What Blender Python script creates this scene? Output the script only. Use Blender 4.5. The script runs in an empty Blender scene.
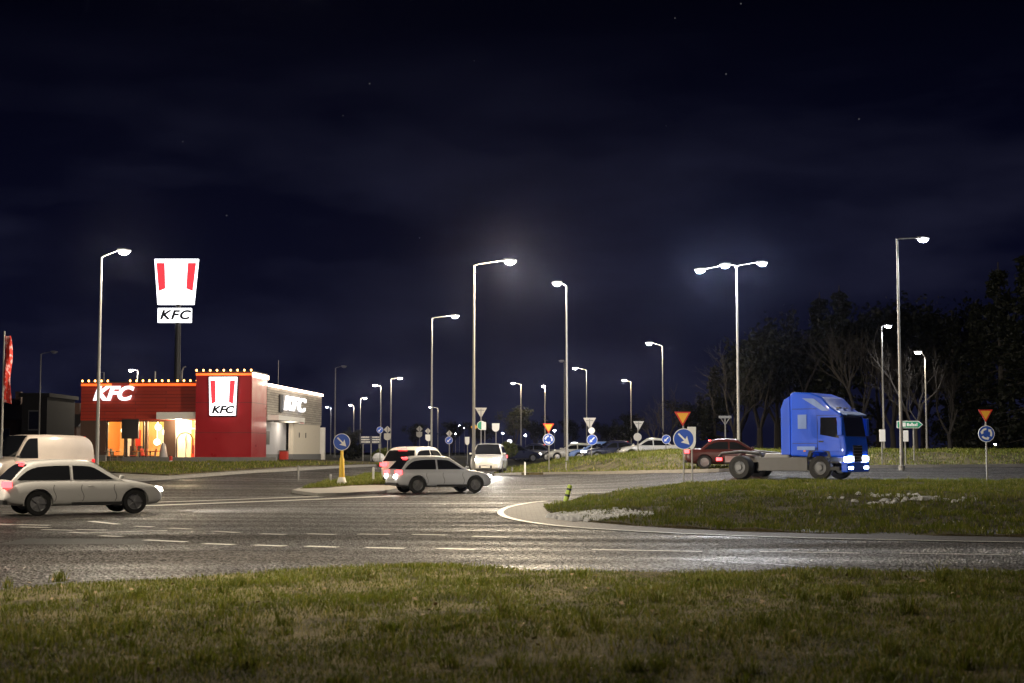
import bpy, bmesh, math, random
import numpy as np
from mathutils import Vector, Matrix
random.seed(7); NR = np.random.default_rng(11)
sc = bpy.context.scene
COL = sc.collection
PI = math.pi
R = math.radians
F = 1422.0; CX, CY = 512.0, 341.5; HOR = 452.0; CAMZ = 1.7
PITCH = math.atan((HOR - CY) / F)
EXPO = 0.0

# ------------------------------------------------------------------ geometry of the place
def sm(t, a, b):
    t = min(1.0, max(0.0, (t - a) / (b - a))); return t * t * (3 - 2 * t)
def h(x, y):
    """height of the ground: level round the junction, rising gently beyond it"""
    A = .6 + .45 * sm(-x, 4, 14) + .65 * sm(x, 1, 11)
    k = sm(x, -2, 10)
    z = A * sm(y, 48 - 2 * k, 95 - 13 * k)
    f = sm(y, 95, 140)
    return z * (1 - f) + 1.12 * f
def ray(px, py):
    u = (px - CX) / F; v = (CY - py) / F
    c, s = math.cos(PITCH), math.sin(PITCH)
    return Vector((u, c - v * s, s + v * c))
def at(px, py, d):
    r = ray(px, py); return Vector((0, 0, CAMZ)) + r * (d / r.y)
def X(px, d): return at(px, HOR, d).x
def gp(px, py):
    """point of the ground seen at a pixel of the photograph"""
    r = ray(px, py); d = 6.0
    while d < 160:
        p = Vector((0, 0, CAMZ)) + r * (d / r.y)
        if p.z <= h(p.x, p.y): return (p.x, p.y)
        d += .1
    return (p.x, p.y)

# ------------------------------------------------------------------ materials
def mat(name, col=(.5, .5, .5), rough=.6, metal=0, emit=None, estr=0, noise=0, nscale=8, bump=0, coat=0, spec=.5, trans=0, sampling=True):
    m = bpy.data.materials.new(name); m.use_nodes = True
    nt = m.node_tree; b = nt.nodes['Principled BSDF']
    b.inputs['Base Color'].default_value = (*col, 1)
    b.inputs['Roughness'].default_value = rough; b.inputs['Metallic'].default_value = metal
    b.inputs['Coat Weight'].default_value = coat; b.inputs['Specular IOR Level'].default_value = spec
    b.inputs['Transmission Weight'].default_value = trans
    if emit:
        b.inputs['Emission Color'].default_value = (*emit, 1); b.inputs['Emission Strength'].default_value = estr
    if noise or bump:
        tc = nt.nodes.new('ShaderNodeTexCoord')
        n = nt.nodes.new('ShaderNodeTexNoise'); n.inputs['Scale'].default_value = nscale; n.inputs['Detail'].default_value = 6
        nt.links.new(tc.outputs['Object'], n.inputs['Vector'])
        if noise:
            r = nt.nodes.new('ShaderNodeMapRange')
            r.inputs[3].default_value = 1 - noise; r.inputs[4].default_value = 1 + noise
            nt.links.new(n.outputs['Fac'], r.inputs[0])
            mx = nt.nodes.new('ShaderNodeVectorMath'); mx.operation = 'SCALE'
            mx.inputs[0].default_value = col
            nt.links.new(r.outputs[0], mx.inputs['Scale']); nt.links.new(mx.outputs[0], b.inputs['Base Color'])
            r2 = nt.nodes.new('ShaderNodeMapRange')
            r2.inputs[3].default_value = max(0, rough - .12); r2.inputs[4].default_value = min(1, rough + .12)
            nt.links.new(n.outputs['Fac'], r2.inputs[0]); nt.links.new(r2.outputs[0], b.inputs['Roughness'])
        if bump:
            bp = nt.nodes.new('ShaderNodeBump'); bp.inputs['Strength'].default_value = bump; bp.inputs['Distance'].default_value = .02
            nt.links.new(n.outputs['Fac'], bp.inputs['Height']); nt.links.new(bp.outputs[0], b.inputs['Normal'])
    return m

def nd(nt, t, **kw):
    n = nt.nodes.new(t)
    for k, v in kw.items(): setattr(n, k, v)
    return n
def mat_asphalt():
    m = bpy.data.materials.new('asphalt'); m.use_nodes = True; nt = m.node_tree; L = nt.links; b = nt.nodes['Principled BSDF']
    geo = nd(nt, 'ShaderNodeNewGeometry')
    big = nd(nt, 'ShaderNodeTexNoise'); big.inputs['Scale'].default_value = .22; big.inputs['Detail'].default_value = 5
    mp = nd(nt, 'ShaderNodeMapping'); mp.inputs['Scale'].default_value = (.35, 1.6, 1); mp.inputs['Rotation'].default_value = (0, 0, .12)
    L.new(geo.outputs['Position'], mp.inputs[0]); L.new(mp.outputs[0], big.inputs['Vector'])
    fine = nd(nt, 'ShaderNodeTexVoronoi'); fine.inputs['Scale'].default_value = 1
    mf = nd(nt, 'ShaderNodeMapping'); mf.inputs['Scale'].default_value = (26, 11, 20); L.new(geo.outputs['Position'], mf.inputs[0]); L.new(mf.outputs[0], fine.inputs['Vector'])
    mid = nd(nt, 'ShaderNodeTexNoise'); mid.inputs['Scale'].default_value = 9; mid.inputs['Detail'].default_value = 8
    L.new(geo.outputs['Position'], mid.inputs['Vector'])
    cr = nd(nt, 'ShaderNodeValToRGB'); e = cr.color_ramp.elements
    e[0].position = .3; e[0].color = (.009, .0085, .008, 1); e[1].position = .72; e[1].color = (.034, .030, .027, 1)
    L.new(big.outputs['Fac'], cr.inputs[0])
    sx = nd(nt, 'ShaderNodeSeparateXYZ'); L.new(geo.outputs['Position'], sx.inputs[0])
    slow = nd(nt, 'ShaderNodeTexNoise'); slow.inputs['Scale'].default_value = .05; slow.inputs['Detail'].default_value = 1; L.new(geo.outputs['Position'], slow.inputs['Vector'])
    wob = nd(nt, 'ShaderNodeMath', operation='MULTIPLY_ADD'); wob.inputs[1].default_value = 9; L.new(slow.outputs['Fac'], wob.inputs[0]); L.new(sx.outputs[1], wob.inputs[2])
    w1 = nd(nt, 'ShaderNodeMath', operation='MULTIPLY'); w1.inputs[1].default_value = 2.9; L.new(wob.outputs[0], w1.inputs[0])
    w2 = nd(nt, 'ShaderNodeMath', operation='SINE'); L.new(w1.outputs[0], w2.inputs[0])
    w3 = nd(nt, 'ShaderNodeMapRange'); w3.inputs[1].default_value = -1; w3.inputs[3].default_value = .86; w3.inputs[4].default_value = 1.12; L.new(w2.outputs[0], w3.inputs[0])
    w4 = nd(nt, 'ShaderNodeVectorMath', operation='SCALE'); L.new(cr.outputs[0], w4.inputs[0]); L.new(w3.outputs[0], w4.inputs['Scale'])
    sep = nd(nt, 'ShaderNodeSeparateColor'); L.new(fine.outputs['Color'], sep.inputs[0])
    mr = nd(nt, 'ShaderNodeMapRange'); mr.inputs[3].default_value = .1; mr.inputs[4].default_value = 2.9; L.new(sep.outputs[0], mr.inputs[0])
    mu = nd(nt, 'ShaderNodeVectorMath', operation='SCALE'); L.new(w4.outputs[0], mu.inputs[0]); L.new(mr.outputs[0], mu.inputs['Scale'])
    L.new(mu.outputs[0], b.inputs['Base Color'])
    rr = nd(nt, 'ShaderNodeMapRange'); rr.inputs[1].default_value = .3; rr.inputs[2].default_value = .75; rr.inputs[3].default_value = .36; rr.inputs[4].default_value = .85; b.inputs['Specular IOR Level'].default_value = .42
    L.new(big.outputs['Fac'], rr.inputs[0]); w5 = nd(nt, 'ShaderNodeMath', operation='MULTIPLY'); L.new(rr.outputs[0], w5.inputs[0]); L.new(w3.outputs[0], w5.inputs[1]); L.new(w5.outputs[0], b.inputs['Roughness'])
    sl = nd(nt, 'ShaderNodeMapRange'); sl.inputs[1].default_value = .35; sl.inputs[3].default_value = .05; sl.inputs[4].default_value = .75; L.new(sep.outputs[1], sl.inputs[0]); L.new(sl.outputs[0], b.inputs['Specular IOR Level'])
    ad = nd(nt, 'ShaderNodeMath', operation='ADD'); L.new(fine.outputs['Distance'], ad.inputs[0]); L.new(mid.outputs['Fac'], ad.inputs[1])
    bp = nd(nt, 'ShaderNodeBump'); bp.inputs['Strength'].default_value = 1; bp.inputs['Distance'].default_value = .07
    L.new(ad.outputs[0], bp.inputs['Height']); L.new(bp.outputs[0], b.inputs['Normal'])
    return m
def mat_soil(name, c0, c1, scale=1.2):
    m = bpy.data.materials.new(name); m.use_nodes = True; nt = m.node_tree; L = nt.links; b = nt.nodes['Principled BSDF']
    geo = nd(nt, 'ShaderNodeNewGeometry')
    n1 = nd(nt, 'ShaderNodeTexNoise'); n1.inputs['Scale'].default_value = scale; n1.inputs['Detail'].default_value = 9; n1.inputs['Roughness'].default_value = .7
    n2 = nd(nt, 'ShaderNodeTexNoise'); n2.inputs['Scale'].default_value = 24; n2.inputs['Detail'].default_value = 5
    L.new(geo.outputs['Position'], n1.inputs['Vector']); L.new(geo.outputs['Position'], n2.inputs['Vector'])
    cr = nd(nt, 'ShaderNodeValToRGB'); e = cr.color_ramp.elements
    e[0].position = .35; e[0].color = (*c0, 1); e[1].position = .65; e[1].color = (*c1, 1)
    ad = nd(nt, 'ShaderNodeMath', operation='ADD'); ad.inputs[1].default_value = -.25
    hf = nd(nt, 'ShaderNodeMath', operation='MULTIPLY'); hf.inputs[1].default_value = .5
    L.new(n2.outputs['Fac'], hf.inputs[0]); L.new(n1.outputs['Fac'], ad.inputs[0])
    a2 = nd(nt, 'ShaderNodeMath', operation='ADD'); L.new(ad.outputs[0], a2.inputs[0]); L.new(hf.outputs[0], a2.inputs[1])
    L.new(a2.outputs[0], cr.inputs[0]); L.new(cr.outputs[0], b.inputs['Base Color'])
    b.inputs['Roughness'].default_value = .95; b.inputs['Specular IOR Level'].default_value = .2
    bp = nd(nt, 'ShaderNodeBump'); bp.inputs['Strength'].default_value = 1; bp.inputs['Distance'].default_value = .06
    L.new(a2.outputs[0], bp.inputs['Height']); L.new(bp.outputs[0], b.inputs['Normal'])
    return m
def mat_blade(name, cols):
    """leaf-like: tint per blade from the 'tint' attribute, part translucent"""
    m = bpy.data.materials.new(name); m.use_nodes = True; nt = m.node_tree; L = nt.links; b = nt.nodes['Principled BSDF']
    at_ = nd(nt, 'ShaderNodeAttribute', attribute_name='tint')
    cr = nd(nt, 'ShaderNodeValToRGB'); e = cr.color_ramp.elements
    e[0].color = (*cols[0], 1); e[1].color = (*cols[-1], 1)
    for i, c in enumerate(cols[1:-1]):
        q = e.new((i + 1) / (len(cols) - 1)); q.color = (*c, 1)
    L.new(at_.outputs['Fac'], cr.inputs[0]); L.new(cr.outputs[0], b.inputs['Base Color'])
    b.inputs['Roughness'].default_value = .55; b.inputs['Specular IOR Level'].default_value = .3
    tr = nd(nt, 'ShaderNodeBsdfTranslucent'); L.new(cr.outputs[0], tr.inputs[0])
    mx = nd(nt, 'ShaderNodeMixShader'); mx.inputs[0].default_value = .35
    L.new(b.outputs[0], mx.inputs[1]); L.new(tr.outputs[0], mx.inputs[2]); L.new(mx.outputs[0], nt.nodes['Material Output'].inputs[0])
    return m
def mat_brick(name, c1, c2, mortar, scale, bw=.5, rh=.25, rough=.7, swap=False):
    m = bpy.data.materials.new(name); m.use_nodes = True; nt = m.node_tree; L = nt.links; b = nt.nodes['Principled BSDF']
    tc = nd(nt, 'ShaderNodeTexCoord'); sp = nd(nt, 'ShaderNodeSeparateXYZ'); cb = nd(nt, 'ShaderNodeCombineXYZ')
    L.new(tc.outputs['Object'], sp.inputs[0])
    if swap:   # lying surface
        L.new(sp.outputs[0], cb.inputs[0]); L.new(sp.outputs[1], cb.inputs[1])
    else:
        ad = nd(nt, 'ShaderNodeMath', operation='ADD'); L.new(sp.outputs[0], ad.inputs[0]); L.new(sp.outputs[1], ad.inputs[1])
        L.new(ad.outputs[0], cb.inputs[0]); L.new(sp.outputs[2], cb.inputs[1])
    br = nd(nt, 'ShaderNodeTexBrick'); br.inputs['Color1'].default_value = (*c1, 1); br.inputs['Color2'].default_value = (*c2, 1); br.inputs['Mortar'].default_value = (*mortar, 1)
    br.inputs['Scale'].default_value = scale; br.inputs['Brick Width'].default_value = bw; br.inputs['Row Height'].default_value = rh; br.inputs['Mortar Size'].default_value = .015
    L.new(cb.outputs[0], br.inputs['Vector']); L.new(br.outputs['Color'], b.inputs['Base Color']); b.inputs['Roughness'].default_value = rough
    bp = nd(nt, 'ShaderNodeBump', invert=True); bp.inputs['Strength'].default_value = .6; bp.inputs['Distance'].default_value = .02
    L.new(br.outputs['Fac'], bp.inputs['Height']); L.new(bp.outputs[0], b.inputs['Normal'])
    return m

M = dict(
    asphalt=mat_asphalt(),
    soil=mat_soil('lawn_soil', (.022, .019, .009), (.15, .125, .065)),
    far_soil=mat_soil('field_soil', (.01, .012, .006), (.03, .03, .018), .3),
    mark=mat('road_paint', (.62, .61, .56), .55, noise=.35, nscale=14, bump=.3),
    kerb=mat('kerb_concrete', (.27, .26, .24), .8, noise=.3, nscale=6, bump=.4),
    slab=mat_brick('paving_slabs', (.24, .23, .21), (.19, .185, .17), (.08, .08, .075), 1.5, swap=True),
    cobble=mat_brick('granite_setts', (.12, .11, .10), (.06, .056, .052), (.012, .012, .012), 1.9, swap=True),
    blade=mat_blade('grass_blades', [(.040, .054, .005), (.095, .122, .010), (.17, .19, .020), (.33, .27, .10)]),
    dry=mat_blade('lamplit_dry_blades', [(.05, .07, .008), (.11, .14, .014), (.18, .20, .026), (.32, .28, .10)]),  # straw-toned and brighter than the near blades, standing in for lamplight
    leaf=mat_blade('dark_leaves', [(.009, .012, .006), (.016, .019, .009), (.026, .027, .014)]),
    bush=mat_blade('bush_leaves', [(.05, .07, .015), (.10, .12, .025), (.16, .15, .05)]),
    bark=mat('bark', (.034, .028, .022), .9, noise=.5, nscale=6, bump=.8),
    snow=mat('snow', (.72, .73, .75), .7, noise=.25, nscale=9, bump=1),
    steel=mat('galvanised_steel', (.27, .265, .25), .5, .35, noise=.18, nscale=3),
    dsteel=mat('dull_steel', (.2, .2, .2), .55, .4, noise=.2, nscale=3),
    lamp_body=mat('lamp_housing', (.3, .3, .31), .45, .5),
    lens=mat('lamp_lens', (.9, .9, .9), .3, emit=(1, .91, .76), estr=90),
    lens_cool=mat('lamp_lens_cool', (.9, .9, .9), .3, emit=(.88, .93, 1), estr=160),
    lens_off=mat('lamp_lens_unlit', (.25, .25, .26), .3),
    red_wall=mat_brick('red_panels', (.46, .045, .022), (.36, .034, .02), (.10, .012, .010), 1.0, 4.0, .22, .5),
    red_tower=mat('red_gloss_panels', (.36, .012, .018), .32, noise=.12, nscale=1.2, coat=.3),
    brown=mat('brown_panels', (.10, .055, .04), .6, noise=.2, nscale=4),
    stone=mat_brick('grey_stone', (.46, .42, .36), (.32, .295, .26), (.17, .155, .14), 1.0, .9, .16, .8),
    cream=mat('cream_render', (.66, .60, .50), .8, noise=.06, nscale=3, bump=.1),
    grey_panel=mat('grey_render', (.38, .38, .40), .7, noise=.08, nscale=3),
    dark=mat('dark_trim', (.03, .03, .032), .5),
    skirt=mat('grey_plastic', (.085, .08, .075), .5, noise=.2, nscale=3),
    night=mat('night_dark_render', (.014, .013, .013), .9),  # near black, darkness of the unlit block put into its colour
    plinth=mat('plinth_concrete', (.17, .17, .17), .85, noise=.2, nscale=5, bump=.3),
    white=mat('white_paint', (.78, .77, .74), .45, noise=.05, nscale=5),
    white_sign=mat('backlit_white', (.9, .9, .9), .4, emit=(.97, .97, 1), estr=2.6),
    red_sign=mat('backlit_red', (.75, .03, .05), .4, emit=(.95, .06, .08), estr=.85),
    black_sign=mat('sign_black', (.012, .012, .016), .5),
    letter_lit=mat('lit_letters', (.9, .9, .9), .4, emit=(.95, .95, 1), estr=1.5),
    bulb=mat('glowing_bulb', (1, .7, .4), .4, emit=(1, .42, .10), estr=11),
    strip=mat('glowing_strip', (1, .8, .6), .4, emit=(1, .78, .62), estr=6),
    strip_orange=mat('orange_bulb_glow', (1, .4, .1), .4, emit=(1, .095, .01), estr=1.3),  # emission for the orange wash of the bulbs on the wall
    warm_wall=mat('warm_interior_wall', (.72, .42, .16), .8, noise=.15, nscale=2),
    warm_white=mat('interior_white', (.8, .74, .6), .8),
    int_floor=mat('interior_floor', (.35, .26, .17), .5),
    globe=mat('pendant_glow', (1, .9, .7), .4, emit=(1, .88, .62), estr=5),
    red_plastic=mat('red_plastic', (.55, .04, .025), .4),
    orange_plastic=mat('orange_plastic', (.7, .2, .03), .4),
    furn=mat('pale_furniture', (.55, .5, .42), .5),
    tarp=mat('grey_cover', (.4, .4, .4), .7, noise=.3, nscale=6, bump=.6),
    blue_sign=mat('blue_sheeting', (.015, .085, .50), .4, noise=.05, nscale=8),
    yellow_sign=mat('yellow_sheeting', (.85, .43, .035), .45, noise=.05, nscale=8),
    red_border=mat('red_sheeting', (.62, .035, .02), .45),
    white_sheet=mat('white_sheeting', (.82, .82, .80), .45),
    green_sheet=mat('green_sheeting', (.02, .30, .16), .45),
    sign_back=mat('sign_back_aluminium', (.40, .39, .37), .5, .25, noise=.12, nscale=6),
    ypost=mat('yellow_plastic', (.75, .50, .05), .5, noise=.1, nscale=6),
    lime=mat('lime_plastic', (.33, .42, .05), .55, noise=.25, nscale=14),
    rubber=mat('tyre_rubber', (.018, .018, .018), .85),
    rim=mat('alloy', (.35, .35, .36), .35, .8),
    glass=mat('car_glass', (.012, .013, .015), .06, coat=.5, spec=.8),
    trim=mat('black_plastic', (.02, .02, .021), .6),
    tail=mat('tail_light_lit', (.6, .02, .02), .3, emit=(1, .045, .05), estr=9),
    tail_dim=mat('tail_light_dim', (.45, .01, .012), .3, emit=(1, .03, .03), estr=1.2),
    rear_glare=mat('rear_glare_lit', (1, 1, .95), .3, emit=(1, .96, .88), estr=50),  # glow standing in for white glare on the rear of the car
    head=mat('headlight_lit', (1, 1, 1), .3, emit=(1, .95, .86), estr=55),
    head_soft=mat('headlight_soft', (1, 1, 1), .3, emit=(1, .93, .80), estr=14),
    head_blue=mat('headlight_cool', (1, 1, 1), .3, emit=(.78, .86, 1), estr=30),
    plate=mat('number_plate', (.75, .75, .72), .5),
    p_white=mat('paint_white', (.66, .65, .63), .3, noise=.04, nscale=2, coat=.6),
    p_van=mat('paint_van', (.60, .52, .46), .4, noise=.10, nscale=3, coat=.3),
    p_silver=mat('paint_silver', (.58, .59, .62), .34, .15, noise=.04, nscale=2, coat=.5),
    p_red=mat('paint_red', (.06, .014, .013), .32, noise=.05, nscale=2, coat=.5),
    p_dark=mat('paint_navy', (.02, .024, .06), .3, noise=.05, nscale=2, coat=.6),
    p_blue=mat('paint_blue', (.008, .085, .72), .4, noise=.07, nscale=2, coat=.2, spec=.35),
    p_blue2=mat('paint_pale_blue', (.16, .27, .62), .38, noise=.05, nscale=2, coat=.4),
    banner=None,
)
def mat_banner():
    m = mat('red_banner', (.6, .03, .02), .7); nt = m.node_tree; L = nt.links; b = nt.nodes['Principled BSDF']
    tc = nd(nt, 'ShaderNodeTexCoord'); n = nd(nt, 'ShaderNodeTexNoise'); n.inputs['Scale'].default_value = 5.2; n.inputs['Detail'].default_value = 3
    mp = nd(nt, 'ShaderNodeMapping'); mp.inputs['Scale'].default_value = (1.6, 1, .9)
    L.new(tc.outputs['Object'], mp.inputs[0]); L.new(mp.outputs[0], n.inputs['Vector'])
    cr = nd(nt, 'ShaderNodeValToRGB'); e = cr.color_ramp.elements
    e[0].position = .53; e[0].color = (.62, .03, .015, 1); e[1].position = .57; e[1].color = (.8, .42, .42, 1)
    L.new(n.outputs['Fac'], cr.inputs[0]); L.new(cr.outputs[0], b.inputs['Base Color'])
    return m
M['banner'] = mat_banner()

# ------------------------------------------------------------------ object helpers
def tag(o, label=None, cat=None, group=None, kind=None):
    if label: o['label'] = label
    if cat: o['category'] = cat
    if group: o['group'] = group
    if kind: o['kind'] = kind
    return o
def empty(name, loc=(0, 0, 0), rz=0, label=None, cat=None, group=None):
    o = bpy.data.objects.new(name, None); COL.objects.link(o); o.location = loc; o.rotation_euler = (0, 0, rz)
    o.empty_display_size = .2
    return tag(o, label, cat, group)
def kids(o): return [c for c in bpy.data.objects if c.parent == o]
def copy_tree(o, parent=None):
    c = o.copy(); COL.objects.link(c)
    if parent: c.parent = parent
    for ch in kids(o): copy_tree(ch, c)
    return c
class MB:
    def __init__(s): s.v = []; s.f = []
    def add(s, v, f):
        n = len(s.v); s.v += [tuple(p) for p in v]; s.f += [tuple(i + n for i in q) for q in f]; return s
    def box(s, x0, x1, y0, y1, z0, z1):
        return s.add([(x0, y0, z0), (x1, y0, z0), (x1, y1, z0), (x0, y1, z0), (x0, y0, z1), (x1, y0, z1), (x1, y1, z1), (x0, y1, z1)],
                     [(0, 3, 2, 1), (4, 5, 6, 7), (0, 1, 5, 4), (1, 2, 6, 5), (2, 3, 7, 6), (3, 0, 4, 7)])
    def prism(s, poly, a, b, axis='y'):
        """poly: 2-D points; axis y -> (x,z) extruded in y, axis z -> (x,y) extruded in z, axis x -> (y,z) extruded in x"""
        def p(q, t): return {'y': (q[0], t, q[1]), 'z': (q[0], q[1], t), 'x': (t, q[0], q[1])}[axis]
        n = len(poly)
        return s.add([p(q, a) for q in poly] + [p(q, b) for q in poly],
                     [tuple(range(n))[::-1], tuple(range(n, 2 * n))] + [(i, (i + 1) % n, n + (i + 1) % n, n + i) for i in range(n)])
    def tube(s, pts, rad, n=8, cap=True):
        pts = [Vector(p) for p in pts]
        if not isinstance(rad, (list, tuple)): rad = [rad] * len(pts)
        V = []; u = None
        for i, p in enumerate(pts):
            t = (pts[min(i + 1, len(pts) - 1)] - pts[max(i - 1, 0)])
            if t.length < 1e-9: t = Vector((0, 0, 1))
            t.normalize()
            if u is None:
                u = t.orthogonal().normalized()
            else:
                u = (u - t * u.dot(t)); u = u.normalized() if u.length > 1e-6 else t.orthogonal().normalized()
            w = t.cross(u)
            for k in range(n):
                a = 2 * PI * k / n; V.append(p + (u * math.cos(a) + w * math.sin(a)) * rad[i])
        f = [(i * n + k, i * n + (k + 1) % n, (i + 1) * n + (k + 1) % n, (i + 1) * n + k) for i in range(len(pts) - 1) for k in range(n)]
        if cap: f += [tuple(range(n))[::-1], tuple(range((len(pts) - 1) * n, len(pts) * n))]
        return s.add(V, f)
    def lathe(s, prof, n=20, o=(0, 0, 0), axis='z', cap=True):
        """prof: (radius, along axis)"""
        V = []
        for r, t in prof:
            for k in range(n):
                a = 2 * PI * k / n; c, d = r * math.cos(a), r * math.sin(a)
                q = {'z': (c, d, t), 'y': (c, t, d), 'x': (t, c, d)}[axis]
                V.append((q[0] + o[0], q[1] + o[1], q[2] + o[2]))
        f = [(i * n + k, i * n + (k + 1) % n, (i + 1) * n + (k + 1) % n, (i + 1) * n + k) for i in range(len(prof) - 1) for k in range(n)]
        if cap: f += [tuple(range(n))[::-1], tuple(range((len(prof) - 1) * n, len(prof) * n))]
        return s.add(V, f)
    def ball(s, c, r, n=10, sx=1, sy=1, sz=1):
        k = 6
        prof = [(max(.001, r * math.sin(PI * i / k)), -r * math.cos(PI * i / k)) for i in range(k + 1)]
        m = MB().lathe(prof, n); return s.add([(p[0] * sx + c[0], p[1] * sy + c[1], p[2] * sz + c[2]) for p in m.v], m.f)
    def build(s, name, m, parent=None, bevel=0, smooth=False, loc=None, sub=0, seg=2):
        me = bpy.data.meshes.new(name)
        bm = bmesh.new()
        vs = [bm.verts.new(p) for p in s.v]
        for q in s.f:
            try: bm.faces.new([vs[i] for i in q])
            except ValueError: pass
        bmesh.ops.recalc_face_normals(bm, faces=bm.faces)
        if bevel:
            es = [e for e in bm.edges if len(e.link_faces) == 2 and e.calc_face_angle(0) > .5]
            bmesh.ops.bevel(bm, geom=es, offset=bevel, segments=seg, profile=.6, affect='EDGES', clamp_overlap=True)
        if smooth:
            for q in bm.faces: q.smooth = True
        bm.to_mesh(me); bm.free()
        if smooth: me.set_sharp_from_angle(angle=R(40)) if hasattr(me, 'set_sharp_from_angle') else None
        me.materials.append(m)
        o = bpy.data.objects.new(name, me); COL.objects.link(o)
        if parent: o.parent = parent
        if loc: o.location = loc
        if sub:
            md = o.modifiers.new('s', 'SUBSURF'); md.levels = sub; md.render_levels = sub
        return o
def lamp(name, parent, loc, kind, energy, color, size=.1, rot=None, spot=None, blend=.4):
    l = bpy.data.lights.new(name, kind); l.energy = energy; l.color = color
    if kind == 'AREA': l.size = size
    else: l.shadow_soft_size = size
    if kind == 'SPOT': l.spot_size = spot; l.spot_blend = blend
    o = bpy.data.objects.new(name, l); COL.objects.link(o); o.location = loc
    if rot: o.rotation_euler = rot
    if parent: o.parent = parent
    return o
def text(txt, name, m, parent, size, loc, depth=.05, shear=.25, bold=.0, rz=0, ls=1.0, sx=1):
    """upright lettering facing -y, centred, turned to mesh"""
    cu = bpy.data.curves.new(name, 'FONT'); cu.body = txt; cu.size = size; cu.extrude = depth / 2; cu.shear = shear; cu.offset = bold
    cu.align_x = 'CENTER'; cu.align_y = 'CENTER'; cu.space_character = ls; cu.resolution_u = 6
    o = bpy.data.objects.new(name, cu); COL.objects.link(o)
    dg = bpy.context.evaluated_depsgraph_get(); me = bpy.data.meshes.new_from_object(o.evaluated_get(dg))
    bpy.data.objects.remove(o); me.materials.clear(); me.materials.append(m)
    me.transform(Matrix.Translation(loc) @ Matrix.Rotation(rz, 4, 'Z') @ Matrix.Rotation(PI / 2, 4, 'X') @ Matrix.Diagonal((sx, 1, 1, 1)))
    o = bpy.data.objects.new(name, me); COL.objects.link(o)
    if parent: o.parent = parent
    return o

# ------------------------------------------------------------------ ground sheets
def sheet(name, poly, off, m, step=2.0, skirt=0, extra=None, kind='structure', label=None, cat=None):
    """polygon in plan laid over the ground, 'off' above it; with a skirt it is a raised bed"""
    bm = bmesh.new()
    f = bm.faces.new([bm.verts.new((p[0], p[1], 0)) for p in poly])
    bmesh.ops.triangulate(bm, faces=[f])
    xs = [p[0] for p in poly]; ys = [p[1] for p in poly]
    for ax, lo, hi in ((0, min(xs), max(xs)), (1, min(ys), max(ys))):
        n = int((hi - lo) / step)
        for i in range(1, n + 1):
            co = [0, 0, 0]; no = [0, 0, 0]; co[ax] = lo + (hi - lo) * i / (n + 1); no[ax] = 1
            bmesh.ops.bisect_plane(bm, geom=bm.verts[:] + bm.edges[:] + bm.faces[:], plane_co=co, plane_no=no, dist=1e-5)
    bmesh.ops.triangulate(bm, faces=[q for q in bm.faces if len(q.verts) > 4])
    if skirt:
        r = bmesh.ops.extrude_face_region(bm, geom=[e for e in bm.edges if e.is_boundary]) if False else None
        be = [e for e in bm.edges if e.is_boundary]
        r = bmesh.ops.extrude_edge_only(bm, edges=be)
        low = {v for v in r['geom'] if isinstance(v, bmesh.types.BMVert)}
    else: low = set()
    for v in bm.verts:
        z = h(v.co.x, v.co.y) + off + (extra(v.co.x, v.co.y) if extra else 0)
        v.co.z = z - (skirt + (extra(v.co.x, v.co.y) if extra else 0)) if v in low else z
    bmesh.ops.recalc_face_normals(bm, faces=bm.faces)
    if sum(q.normal.z for q in bm.faces) < 0: bmesh.ops.reverse_faces(bm, faces=bm.faces)
    me = bpy.data.meshes.new(name); bm.to_mesh(me); bm.free(); me.materials.append(m)
    for p in me.polygons: p.use_smooth = True
    if skirt and hasattr(me, 'set_sharp_from_angle'): me.set_sharp_from_angle(angle=R(35))
    o = bpy.data.objects.new(name, me); COL.objects.link(o)
    return tag(o, label, cat, None, kind)
def inside(px, py, poly):
    c = np.zeros(px.shape, bool); n = len(poly)
    for i in range(n):
        x0, y0 = poly[i]; x1, y1 = poly[i - 1]
        if abs(y1 - y0) < 1e-9: continue
        k = ((y0 > py) != (y1 > py)) & (px < (x1 - x0) * (py - y0) / (y1 - y0) + x0)
        c ^= k
    return c
def vnoise(x, y, s, seed=0):
    """cheap smooth noise for the growth of the grass"""
    r = np.random.default_rng(seed); out = np.zeros_like(x)
    for k in range(14):
        a = r.uniform(0, 2 * PI); f = s * r.uniform(.5, 2.2); p = r.uniform(0, 6.3)
        out += np.sin((x * math.cos(a) + y * math.sin(a)) * f + p) / 14 * 2.2
    return out
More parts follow.
